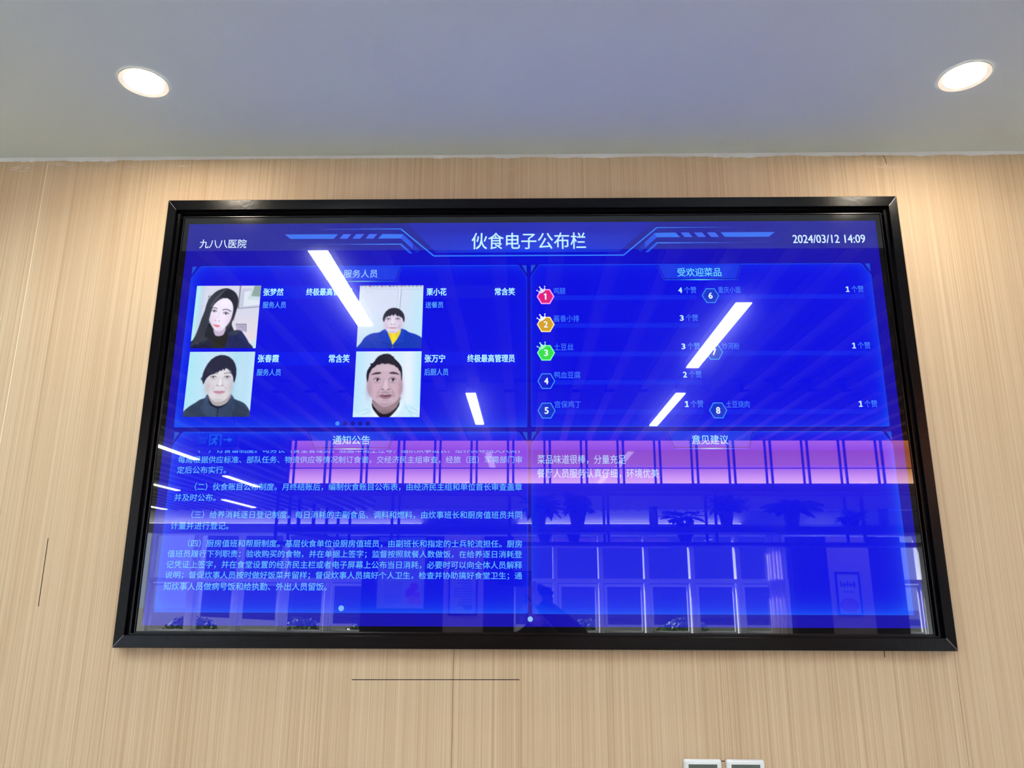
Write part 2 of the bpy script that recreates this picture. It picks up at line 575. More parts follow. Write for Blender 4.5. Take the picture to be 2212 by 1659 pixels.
for mir in (0, 1):
    f = (lambda u: 1920 - 7 - u) if mir else (lambda u: u)
    g.hgrad(lambda a, b: [(f(a), 16.6), (f(b), 16.6), (f(b), 19), (f(a), 19)], 320, 599, 10, fade(NAVY, LB), 3)
    g.line([(f(599), 17.8), (f(694), 100)], 3.4, (40, 130, 240), 3)
    g.poly([(f(273), 33), (f(423), 33), (f(412), 47), (f(291), 47)], (46, 108, 235), 3)
    for a in (438, 474, 511): g.poly([(f(a), 33), (f(a + 23), 33), (f(a + 12), 47), (f(a - 10), 47)], (52, 98, 232), 3)
    g.poly([(f(548), 33), (f(606), 34), (f(600), 47), (f(536), 47)], (44, 112, 235), 3)
    g.poly([(f(606), 34), (f(634), 62), (f(634), 79), (f(600), 47)], (26, 78, 225), 3)
    g.poly([(f(634), 62), (f(656), 84), (f(646), 91), (f(634), 79)], (12, 40, 190), 3)
    g.hgrad(lambda a, b: [(f(a), 62.6), (f(b), 62.6), (f(b), 65.4), (f(a), 65.4)], 330, 603, 8, fade((14, 24, 165), LB), 3)
    g.line([(f(268), 53), (f(290), 64), (f(330), 64)], 2, (20, 40, 175), 3)
    g.poly([(f(603), 62.6), (f(634), 92), (f(626), 92), (f(600), 68)], (30, 90, 230), 3)
g.line([(694, 100), (1219, 100)], 3.4, (52, 128, 246), 3)
g.build('header_ornament')
text('hospital_name', '九八八医院', 36, 47, 168, 74, (212, 232, 255), .012)
text('page_title', '伙食电子公布栏', 798, 31, 1116, 81, (190, 236, 255), .018)
text('date_and_time', '2024/03/12 14:09', 1687, 42, 1886, 67, (205, 232, 255), .02)

# ---- four content panels
def panel(u0, v0, u1, v1, glow_top, glow_side, glow_bot, left, right):
    nu, nv = 110, 60
    U, V = np.meshgrid(np.linspace(u0, u1, nu), np.linspace(v0, v1, nv))
    c = np.zeros((nv, nu, 3)); c[:] = (0, 3, 224)
    g = (glow_top * np.exp(-(V - v0) / 16) + glow_side * (left * np.exp(-(U - u0) / 22) + right * np.exp(-(u1 - U) / 22)) + glow_bot * np.exp(-(v1 - V) / 26))
    g = np.clip(g, 0, 1)[..., None]
    c = c * (1 - g) + np.array((8, 76, 240)) * g
    grid_mesh('content_panel', u0, v0, u1, v1, nu, nv, c, 1, screen, SCR)
    k = UI()
    e = (16, 62, 238)
    for a in (((u0 + 24, v0), (u1 - 24, v0)), ((u0, v1), (u1, v1))):
        k.line(a, 1.6, (18, 84, 240), 2)
    for a in (((u0, v0 + 34), (u0, v1)), ((u1, v0 + 34), (u1, v1))):
        k.line(a, 1.4, e, 2)
    for s, x in ((1, u0), (-1, u1)):
        k.poly([(x - s, v0 - 1), (x + s * 22, v0 - 1), (x - s, v0 + 34)], (14, 4, 176), 2)
        k.poly([(x, v0), (x + s * 13, v0), (x, v0 + 24)], (24, 80, 215), 3)
        k.line([(x, v0 + 35), (x + s * 23, v0)], 1.6, e, 3)
    k.build('panel_border')
panel(23, 129, 951, 582, .5, .6, .75, 1.1, .25)
panel(963, 128, 1890, 581, .35, .55, .45, .35, 1.2)
panel(26, 596, 952, 1048, .7, .7, .95, 1.0, .25)
panel(963, 595, 1892, 1049, .55, .75, .95, .5, 1.2)

def tab(u0, u1, v0, txt, tu0, tu1, tv0, tv1, rgb, core):
    k = UI()
    k.hgrad(lambda a, b: [(a, v0 + 2), (b, v0 + 2), (min(max(b, u0 + 20), u1 - 16), v0 + 40), (min(max(a, u0 + 20), u1 - 16), v0 + 40)], u0 + 5, u1 - 3, 12,
            lambda t: tuple(np.array((22, 62, 236)) * (1 - .25 * abs(t - .5) * 2) + np.array((4, 14, 200)) * .25 * abs(t - .5) * 2), 3)
    k.line([(u0, v0), (u0 + 18, v0 + 42), (u1 - 12, v0 + 42), (u1, v0)], 2, (6, 18, 150), 4)
    k.line([(u0 + 1, v0 + 6), (u0 + 18, v0 + 44.5), (u1 - 12, v0 + 44.5), (u1, v0 + 4)], 1.2, (40, 76, 236), 4)
    k.hgrad(lambda a, b: [(a, v0 + 43), (b, v0 + 43), (b, v0 + 46), (a, v0 + 46)], u0 + 24, u1 - 18, 24, lambda t: tuple(np.array((24, 70, 236)) + (np.array(core) - np.array((24, 70, 236))) * math.exp(-((t - .5) / .22) ** 2)), 5)
    k.build('panel_tab')
    text('panel_heading', txt, tu0, tv0, tu1, tv1, rgb, .01)
tab(380, 606, 130, '服务人员', 446, 540, 140, 164, (150, 196, 245), (110, 190, 250))
tab(1309, 1539, 129, '受欢迎菜品', 1364, 1484, 139, 164, (108, 210, 255), (96, 205, 255))
tab(378, 604, 596, '通知公告', 444, 542, 605, 629, (160, 222, 255), (150, 210, 255))
tab(1313, 1537, 595, '意见建议', 1378, 1472, 604, 629, (160, 222, 255), (150, 210, 255))

# ---- portraits: painted into the vertices of a fine grid
NP = 176
PX, PY = np.meshgrid(np.linspace(0, 100, NP), np.linspace(0, 100, NP))
def spline(pts, n=8):
    pts = np.array(pts, float); m = len(pts); out = []
    for i in range(m):
        p0, p1, p2, p3 = pts[i - 1], pts[i], pts[(i + 1) % m], pts[(i + 2) % m]
        for k in range(n):
            t = k / n
            out.append(.5 * ((2 * p1) + (-p0 + p2) * t + (2 * p0 - 5 * p1 + 4 * p2 - p3) * t * t + (-p0 + 3 * p1 - 3 * p2 + p3) * t ** 3))
    return np.array(out)
def sdf(pts):
    d = np.full(PX.shape, 1e9); ins = np.zeros(PX.shape, bool)
    m = len(pts)
    for i in range(m):
        a, b = pts[i], pts[(i + 1) % m]
        e = b - a; wx, wy = PX - a[0], PY - a[1]
        t = np.clip((wx * e[0] + wy * e[1]) / max(e @ e, 1e-9), 0, 1)
        d = np.minimum(d, (wx - e[0] * t) ** 2 + (wy - e[1] * t) ** 2)
        c = ((a[1] <= PY) & (b[1] > PY)) | ((b[1] <= PY) & (a[1] > PY))
        with np.errstate(divide='ignore', invalid='ignore'):
            xi = a[0] + (PY - a[1]) / (b[1] - a[1] if b[1] != a[1] else 1e-9) * (b[0] - a[0])
        ins ^= c & (PX < xi)
    return np.where(ins, -1, 1) * np.sqrt(d)
class Paint:
    def __init__(s, rgb): s.a = np.zeros((NP, NP, 3)); s.a[:] = rgb
    def mix(s, k, rgb): k = np.clip(k, 0, 1)[..., None]; s.a = s.a * (1 - k) + np.array(rgb, float) * k; return s
    def shape(s, pts, rgb, soft=.7, al=1, sharp=False):
        p = np.array(pts, float) if sharp else spline(pts)
        return s.mix(al * np.clip(.5 - sdf(p) / soft, 0, 1), rgb)
    def blob(s, x, y, rx, ry, rgb, al=1, rot=0, p=1):
        c, n = math.cos(rot), math.sin(rot)
        X = (PX - x) * c + (PY - y) * n; Y = -(PX - x) * n + (PY - y) * c
        return s.mix(al * np.exp(-((X / rx) ** 2 + (Y / ry) ** 2) ** p), rgb)
    def ell(s, x, y, rx, ry, rgb, al=1, rot=0, soft=.8):
        c, n = math.cos(rot), math.sin(rot)
        X = (PX - x) * c + (PY - y) * n; Y = -(PX - x) * n + (PY - y) * c
        d = (np.sqrt((X / rx) ** 2 + (Y / ry) ** 2) - 1) * min(rx, ry)
        return s.mix(al * np.clip(.5 - d / soft, 0, 1), rgb)
    def stroke(s, pts, w, rgb, al=1, soft=.6):
        pts = np.array(pts, float)
        d = np.full(PX.shape, 1e9)
        for a, b in zip(pts, pts[1:]):
            e = b - a; wx, wy = PX - a[0], PY - a[1]
            t = np.clip((wx * e[0] + wy * e[1]) / max(e @ e, 1e-9), 0, 1)
            d = np.minimum(d, np.sqrt((wx - e[0] * t) ** 2 + (wy - e[1] * t) ** 2))
        return s.mix(al * np.clip(.5 - (d - w / 2) / soft, 0, 1), rgb)
def arc(x0, y0, x1, y1, bow, n=9):
    return [(x0 + (x1 - x0) * t, y0 + (y1 - y0) * t - bow * 4 * t * (1 - t)) for t in np.linspace(0, 1, n)]
def eye(p, x, y, w, h, rot, iris, lid, white=(225, 222, 230), al=1):
    p.ell(x, y, w, h, white, .9 * al, rot, .8)
    p.ell(x, y, h * 1.05, h * 1.05, iris, al, 0, .7)
    p.blob(x + h * .35, y - h * .3, .5, .5, (250, 250, 255), .8 * al)
    dx, dy = w * math.cos(rot), w * math.sin(rot)
    p.stroke(arc(x - dx * 1.1, y - dy + .3, x + dx * 1.1, y + dy + .2, h * 1.1), .8, lid, .95 * al)
    p.stroke(arc(x - dx, y - dy - h * 1.2, x + dx, y + dy - h * 1.2, h * .9), .3, lid, .35 * al)
    p.stroke(arc(x - dx * .9, y - dy + h, x + dx * .9, y + dy + h, -h * .6), .3, lid, .25 * al)
def hairlines(p, rows, rgb, w=.35, al=.5):
    for r_ in rows: p.stroke(spline_open(r_), w, rgb, al, .8)
def spline_open(pts, n=6):
    pts = [np.array(q, float) for q in pts]
    pts = [2 * pts[0] - pts[1]] + pts + [2 * pts[-1] - pts[-2]]
    out = []
    for i in range(1, len(pts) - 2):
        p0, p1, p2, p3 = pts[i - 1:i + 3]
        for k in range(n + 1):
            t = k / n
            out.append(.5 * ((2 * p1) + (-p0 + p2) * t + (2 * p0 - 5 * p1 + 4 * p2 - p3) * t * t + (-p0 + 3 * p1 - 3 * p2 + p3) * t ** 3))
    return out

def portrait_long_hair():
    p = Paint((208, 208, 226))
    p.mix(np.clip((PY - 45) / 30, 0, 1) * np.clip((PX - 55) / 10, 0, 1) * .8, (222, 212, 218))
    p.shape([(-2, -2), (7, -2), (5, 60), (3, 102), (-2, 102)], (168, 226, 230), 3, 1, True)
    p.shape([(7, -2), (14, -2), (13, 60), (5, 80)], (180, 205, 226), 4, .7, True)
    p.shape([(67, -1), (69, -1), (68.5, 37), (66.5, 37)], (120, 116, 136), .8, .9, True)
    p.shape([(71, 5), (101, 3), (101, 36), (69, 38)], (190, 196, 214), 1, 1, True)
    p.shape([(75, 10), (101, 6), (101, 31), (75, 34)], (214, 222, 232), 1, 1, True)
    p.shape([(80, 22), (88, 0), (101, 0), (101, 24)], (196, 210, 220), 1, 1, True)
    p.shape([(86, 17), (90, 0), (101, 0), (101, 18)], (142, 164, 158), 1, 1, True)
    p.stroke([(68, 37), (101, 34)], .8, (110, 108, 130), .8)
    p.stroke([(24, 15), (20, 27), (20, 16), (25, 22)], .7, (70, 72, 96), .9)
    p.shape([(66, 62), (82, 62), (83, 74), (68, 72)], (176, 172, 196), .8, 1, True)
    p.stroke([(66, 62), (82, 62), (83, 74)], .8, (80, 78, 104), .9)
    p.stroke([(72, 66), (78, 66), (78, 71)], .5, (110, 106, 134), .9)
    p.shape([(93, 88), (102, 88), (102, 101), (92, 101)], (196, 220, 226), 1, 1, True)
    dark = (44, 46, 60)
    p.shape([(44, 4.5), (55, 7), (63, 14), (66.5, 25), (65, 40), (62, 52), (60, 62), (64, 72), (66, 84), (60, 102), (0, 102), (0, 94), (6, 80), (10, 66), (12, 56), (16, 42), (18, 30), (22, 20), (32, 9)], dark, 1)
    # coat
    p.shape([(64, 72), (74, 72), (80, 78), (88, 90), (92, 102), (28, 102), (40, 82), (52, 74)], (40, 48, 96), 1)
    p.shape([(-2, 92), (8, 84), (22, 80), (30, 86), (44, 102), (-2, 102)], (36, 38, 66), 1)
    p.shape([(26, 74), (40, 79), (54, 74), (56, 86), (50, 102), (40, 102), (30, 88)], (44, 44, 44), 1)
    p.shape([(58, 74), (72, 72), (70, 78), (58, 80)], (58, 66, 84), 1.5, .9)
    p.stroke([(70, 78), (66, 90), (62, 101)], .6, (24, 28, 52), .9)
    p.stroke([(60, 78), (60, 96)], .4, (28, 32, 56), .8)
    p.stroke([(8, 93), (18, 88), (24, 83)], 1.3, (132, 138, 142), .8)
    p.stroke([(10, 96), (20, 91), (25, 86)], .5, (96, 102, 110), .8)
    for k in range(8): p.stroke(arc(66 + k * 2.5, 80 + k * 1.5, 72 + k * 2.5, 100, -2), .8, (28, 34, 74), .35, 2)
    # neck
    p.shape([(34, 68), (50, 66), (49, 78), (41, 81), (35, 78)], (192, 176, 200), 1.2)
    # face
    p.shape([(44, 20), (51, 21), (57, 27), (60, 36), (59.5, 46), (57, 56), (52, 65), (46, 71.5), (41, 73), (35, 71), (29, 64), (24.5, 55), (23.5, 48), (25, 38), (29, 31), (36, 24)], (231, 222, 240), 1)
    p.blob(28, 60, 6, 12, (196, 186, 212), .5); p.blob(56, 52, 4, 14, (206, 196, 220), .5, .3)
    p.blob(45, 28, 9, 6, (240, 234, 246), .7); p.blob(42, 70, 6, 3, (206, 194, 216), .5)
    p.blob(53, 54, 5, 5, (236, 206, 222), .35); p.blob(30, 52, 5, 5, (236, 206, 222), .35)
    eye(p, 31, 41, 3.6, 1.5, .12, (54, 46, 66), (40, 34, 52)); eye(p, 49.5, 44.8, 4.2, 1.6, .14, (54, 46, 66), (40, 34, 52))
    p.blob(30.5, 38.6, 4, 1.4, (180, 168, 196), .5, .1); p.blob(50, 42, 4.6, 1.4, (186, 172, 200), .5, .14)
    p.stroke(arc(26.5, 36.6, 35, 37.2, 1.3), 1.2, (78, 70, 88), .85, .9); p.stroke(arc(44, 39.2, 56.5, 41.4, 1.9), 1.3, (74, 66, 84), .85, .9)
    p.stroke([(38.5, 42), (37.6, 50), (36.6, 54)], 1.2, (204, 194, 220), .5, 1.6)
    p.ell(34.6, 56.2, 1.1, .7, (150, 130, 160), .9, .2); p.ell(40, 57, 1.2, .7, (150, 130, 160), .9, .2); p.blob(37.3, 55, 1.6, 2, (244, 238, 250), .6)
    p.shape([(32, 63), (35, 62.4), (37, 63), (38.8, 62.8), (42, 65), (39, 66.9), (35.4, 66.2)], (224, 122, 132), 1.2, .9)
    p.stroke([(31, 62.8), (36.5, 64.3), (43, 65.2)], .4, (178, 84, 102), .8)
    # hair over the face
    p.shape([(44, 4.5), (40, 13), (36, 22), (30, 30), (27, 38), (25, 50), (24, 62), (30, 76), (26, 86), (10, 92), (0, 97), (6, 80), (11, 62), (13, 52), (17, 38), (20, 24), (30, 10)], (58, 62, 74), 1)
    p.shape([(44, 4.5), (56, 8), (65, 18), (66.5, 30), (64, 44), (60, 58), (58, 64), (60, 48), (60, 36), (57, 27), (50, 20.5), (43, 19)], (44, 46, 58), 1)
    p.shape([(25, 60), (33, 74), (37, 84), (30, 86), (20, 80)], (42, 44, 54), 1.2)
    for k in range(14):
        t = k / 13
        hairlines(p, [[(44 - 6 * t, 5 + 3 * t), (34 - 11 * t, 16 + 6 * t), (27 - 9 * t, 34), (22 - 8 * t, 54), (20 - 12 * t, 74 + 6 * t), (14 - 12 * t, 90)]], (112, 122, 130) if k % 3 == 0 else (30, 32, 42), .5, .5)
    for k in range(8):
        t = k / 7
        hairlines(p, [[(45, 6), (56 + 3 * t, 10 + 4 * (1 - t)), (61 + 4 * t, 22), (61 + 4 * t, 38), (58 + 5 * t, 56)]], (92, 96, 104) if k % 3 == 0 else (28, 28, 38), .5, .45)
    p.stroke(spline_open([(46, 5.5), (40, 12), (31, 22), (25, 34)]), 1.3, (150, 160, 156), .45, 2)
    return p.a

def portrait_blue_fleece():
    p = Paint((206, 214, 234))
    p.mix(np.clip((PY - 40) / 60, 0, 1) * .8, (186, 214, 228)); p.blob(96, 50, 18, 70, (184, 222, 238), .8)
    p.shape([(-1, -1), (101, -1), (101, 2.6), (-1, 2.6)], (188, 196, 216), .8, 1, True)
    rs = random.Random(4)
    for k in range(16): x = 2 + k * 6.2; p.shape([(x, -1), (x + 1 + 3 * rs.random(), -1), (x + 1 + 3 * rs.random(), 2.5), (x, 2.5)], (96 + rs.randint(0, 60), 104 + rs.randint(0, 50), 140), .8, .75, True)
    p.stroke([(0, 5.5), (101, 6.5)], .5, (156, 166, 188), .8); p.stroke([(61, 6), (60, 40)], .5, (140, 156, 182), .8); p.stroke([(65.5, 6), (64, 42)], .8, (104, 128, 164), .9)
    p.shape([(61.2, 6), (65.2, 6), (63.6, 42), (60.2, 42)], (214, 224, 238), .6, .7, True)
    p.stroke([(9, 10), (20, 10)], .6, (166, 176, 198), .6)
    p.shape([(-1, 100), (6, 92), (12, 83), (22, 77), (34, 75), (44, 70), (70, 70), (80, 75), (92, 79), (101, 86), (101, 102), (-1, 102)], (20, 60, 182), 1)
    for a, b, w in (((14, 84), (30, 100), 1), ((20, 80), (34, 92), .8), ((88, 80), (80, 96), 1), ((96, 86), (84, 100), .8), ((50, 92), (48, 101), 1.2), ((70, 92), (74, 101), 1), ((8, 92), (24, 101), .8), ((92, 92), (100, 98), 1)):
        p.stroke(arc(*a, *b, 1.5), w, (10, 34, 128), .5, 2); p.stroke(arc(a[0] + 1.5, a[1], b[0] + 1.5, b[1], 1.5), w, (46, 96, 214), .4, 2)
    p.shape([(46, 70), (66, 70), (66, 80), (58, 92), (55.5, 95), (50, 86), (46.5, 78)], (236, 214, 52), .9)
    p.blob(50, 80, 3, 10, (206, 176, 44), .5); p.blob(62, 78, 3, 8, (206, 176, 44), .5)
    p.shape([(44, 69), (48, 78), (54, 95), (37, 90), (35, 88), (38, 78)], (24, 66, 190), .8); p.shape([(69, 69), (74, 78), (75, 92), (57, 95), (62, 86), (66, 78)], (24, 66, 190), .8)
    p.stroke([(37, 90), (53, 95)], .7, (8, 24, 96), .9); p.stroke([(75, 92), (58, 95)], .7, (8, 24, 96), .9); p.stroke([(74, 79), (75, 92)], .5, (10, 30, 110), .8)
    p.stroke([(55.5, 94), (55.5, 101)], 1, (110, 96, 84), .9); p.ell(55.6, 99, .9, 1.5, (150, 130, 110))
    p.shape([(39.5, 58), (38.5, 53), (40, 47), (43, 42), (47, 38.5), (52, 36.5), (57, 36.3), (63, 38), (68, 42), (71, 47), (72.3, 53), (71.6, 58)], (46, 46, 62), .9, 1, True)
    p.shape([(40, 52), (46, 47), (56, 45), (65, 48), (70, 54), (70.5, 60), (68, 68), (63, 74), (55, 77), (47, 74), (42, 68), (39.5, 60)], (218, 206, 224), 1)
    p.blob(66, 64, 4, 9, (186, 172, 198), .5); p.blob(43, 64, 3.5, 8, (194, 182, 206), .5); p.blob(55, 75, 6, 2, (182, 166, 192), .6); p.blob(54, 60, 2.5, 7, (234, 226, 238), .6)
    eye(p, 47, 54, 3.4, 1, .02, (60, 52, 68), (60, 52, 66)); eye(p, 61.8, 54, 3.4, 1, .0, (60, 52, 68), (60, 52, 66))
    p.stroke(arc(43, 51.4, 51, 51.6, .5), .8, (150, 138, 156), .5, 1); p.stroke(arc(58, 51.6, 66.5, 51.4, .5), .8, (150, 138, 156), .5, 1)
    p.blob(47, 57, 3.5, 1.2, (190, 172, 200), .6); p.blob(62, 57, 3.5, 1.2, (190, 172, 200), .6)
    p.ell(52.2, 62, 1, .6, (132, 112, 140), .9); p.ell(57, 62, 1, .6, (132, 112, 140), .9); p.stroke([(51, 62.6), (54.5, 63.2), (58.5, 62.6)], .6, (168, 150, 176), .7)
    p.shape([(48, 67.6), (53, 66.6), (58, 66.8), (62, 68), (58, 69.6), (52, 69.6)], (198, 164, 180), 1.2, .9); p.stroke([(47.5, 68), (54, 67.8), (62.4, 68.2)], .4, (140, 104, 124), .8)
    p.blob(45.4, 66.5, 1.6, 3, (178, 162, 188), .5); p.blob(64.4, 66.5, 1.6, 3, (172, 156, 184), .5)
    p.shape([(39.5, 58), (38.5, 53), (40, 47), (43, 42), (47, 38.5), (52, 36.5), (57, 36.3), (63, 38), (68, 42), (71, 47), (72.3, 53), (71.6, 59), (70.4, 58), (69.5, 54), (67.5, 51.2), (65, 50.4), (63.5, 48.6), (61.5, 50), (59, 47.6), (57.4, 45.6), (55, 49), (52.5, 46.8), (50, 49.6), (47, 48.8), (45.5, 50.6), (43.5, 50.4), (42, 53.5), (41, 58.5)], (46, 46, 62), .9, 1, True)
    for k in range(18):
        x = 41 + k * 1.7
        p.stroke(arc(55 + (x - 55) * .5, 37.5, x, 48 + (k % 3) * 1.4, .4), .35, (84, 84, 104) if k % 2 else (24, 24, 36), .5)
    p.stroke([(72, 50), (73, 58)], .4, (90, 90, 110), .6)
    return p.a

def portrait_puffer():
    p = Paint((188, 218, 236))
    p.mix(np.clip(1 - PX / 30, 0, 1) * .7, (156, 222, 232)); p.mix(np.clip((PX - 55) / 20, 0, 1) * np.clip((98 - PX) / 14, 0, 1) * .5, (146, 206, 226)); p.blob(82, 40, 8, 60, (204, 216, 234), .5)
    p.shape([(-1, 94), (6, 86), (16, 79), (30, 72), (68, 72), (80, 75), (92, 81), (101, 94), (101, 102), (-1, 102)], (54, 70, 96), 1)
    for k in range(9): p.stroke(arc(4 + k * 3, 90 - k * 1.8, 6 + k * 3.4, 101, -1), 1.1, (34, 44, 66), .5, 2.2); p.stroke(arc(96 - k * 2.6, 90 - k * 1.6, 94 - k * 2.4, 101, 1), 1.1, (30, 38, 58), .5, 2.2)
    p.shape([(34, 66), (40, 76), (50, 82), (62, 78), (69, 66), (75, 76), (74, 92), (56, 102), (46, 102), (28, 94), (26, 84), (30, 72)], (60, 80, 110), 1)
    for k in range(7):
        y = 76 + k * 3.2
        p.stroke(arc(29 - k * .4, y - 4, 50, y + 6, -3), .9, (34, 44, 68), .65, 1.4); p.stroke(arc(50, y + 6, 74, y - 5, -3), .9, (30, 38, 60), .65, 1.4)
        p.stroke(arc(30, y - 2.6, 50, y + 7.4, -3), .6, (96, 118, 150), .4, 1.4)
    p.shape([(35, 68), (38, 80), (46, 86), (52, 87), (60, 84), (67, 76), (69, 66), (64, 78), (52, 83), (42, 79)], (28, 36, 56), 1)
    p.stroke([(51.5, 86), (51.5, 101)], 1.1, (24, 30, 46), .95)
    p.shape([(37, 66), (67, 64), (66, 76), (58, 82.5), (49, 83.5), (41, 79)], (170, 164, 168), 1.2)
    p.shape([(25, 46), (23.5, 34), (25.5, 27), (29, 19), (34, 12), (40, 7.5), (47, 5.2), (54, 5.5), (61, 8), (67, 13), (71, 19), (73.5, 27), (74, 36), (73, 46)], (46, 48, 72), 1, 1, True)
    p.shape([(28, 38), (38, 30), (50, 24), (64, 29), (70, 40), (70.5, 50), (69, 62), (64, 71), (58, 76), (50, 77.5), (43, 75.5), (35, 67), (30, 58), (27, 47)], (212, 208, 214), 1)
    p.blob(32, 56, 5, 12, (176, 172, 182), .55); p.blob(68, 54, 4.5, 14, (172, 168, 180), .55); p.blob(50, 75, 9, 3, (178, 170, 178), .55); p.blob(50, 33, 12, 5, (222, 218, 222), .6); p.blob(36, 52, 5, 4, (200, 190, 190), .5)
    eye(p, 39.8, 39.3, 4.2, 1.35, 0, (46, 42, 54), (52, 46, 60)); eye(p, 61, 39.3, 4.2, 1.35, 0, (46, 42, 54), (52, 46, 60))
    p.stroke(arc(33.5, 33.8, 45, 34.2, 1.2), 1.4, (110, 104, 116), .75, 1.1); p.stroke(arc(56, 34.2, 67.5, 33.6, 1.2), 1.4, (110, 104, 116), .75, 1.1)
    p.blob(40, 42.6, 4.6, 1.2, (170, 160, 172), .6); p.blob(61, 42.6, 4.6, 1.2, (170, 160, 172), .6)
    p.stroke([(48.6, 40), (47.4, 47), (45.4, 51)], .9, (184, 176, 184), .6, 1.6); p.stroke([(54, 40), (54.6, 47), (56.6, 51)], .9, (178, 168, 178), .6, 1.6); p.blob(50.8, 48, 2, 5, (236, 230, 232), .7)
    p.ell(47.4, 52.4, 1.3, .7, (122, 106, 116), .9); p.ell(54.6, 52.4, 1.3, .7, (122, 106, 116), .9); p.stroke(arc(45, 51.5, 57, 51.5, -2), .6, (158, 146, 156), .7)
    p.blob(41.5, 57, 1.4, 4, (182, 170, 178), .5, .3); p.blob(60.4, 57, 1.4, 4, (182, 170, 178), .5, -.3)
    p.shape([(42, 61.8), (47, 60.2), (51, 60.8), (55, 60.2), (60, 61.8), (56, 64.6), (51, 65.4), (46, 64.6)], (192, 146, 166), 1.1); p.stroke([(42, 62), (51, 62.2), (60, 62)], .4, (140, 94, 116), .8); p.blob(51, 68, 5, 1, (184, 172, 178), .5)
    p.shape([(24.5, 48), (22.5, 42), (23.5, 34), (25.5, 27), (29, 19), (34, 12), (40, 7.5), (47, 5.2), (54, 5.5), (61, 8), (67, 13), (71, 19), (73.5, 27), (74.2, 36), (73.2, 44), (72, 48), (71, 46), (70, 40), (68.3, 35.5), (66.8, 34), (65.6, 29), (64, 25), (62.4, 19), (61.3, 18), (59.6, 23), (57, 26), (55.4, 29.5), (53.6, 26.5), (51, 30), (48.6, 29), (46, 32.5), (43.4, 31.6), (40.5, 34.6), (37.5, 35), (34, 36.6), (31, 39.5), (28.6, 43), (27, 47.5), (25.8, 51)], (46, 48, 72), .9, 1, True)
    p.stroke([(24, 38), (21, 42), (25, 46)], .9, (44, 46, 70), .9)
    for k in range(20):
        t = k / 19
        hairlines(p, [[(50, 6), (44 - 12 * t, 14 + 3 * t), (42 - 16 * t, 24 + 6 * t), (46 - 19 * t, 32 + 8 * t)]], (82, 86, 116) if k % 3 == 0 else (26, 26, 44), .35, .5)
        hairlines(p, [[(50, 6), (58 + 8 * t, 12 + 4 * t), (60 + 12 * t, 24 + 4 * t), (61 + 12 * t, 28 + 14 * t)]], (78, 82, 110) if k % 4 == 0 else (26, 26, 44), .35, .5)
    return p.a

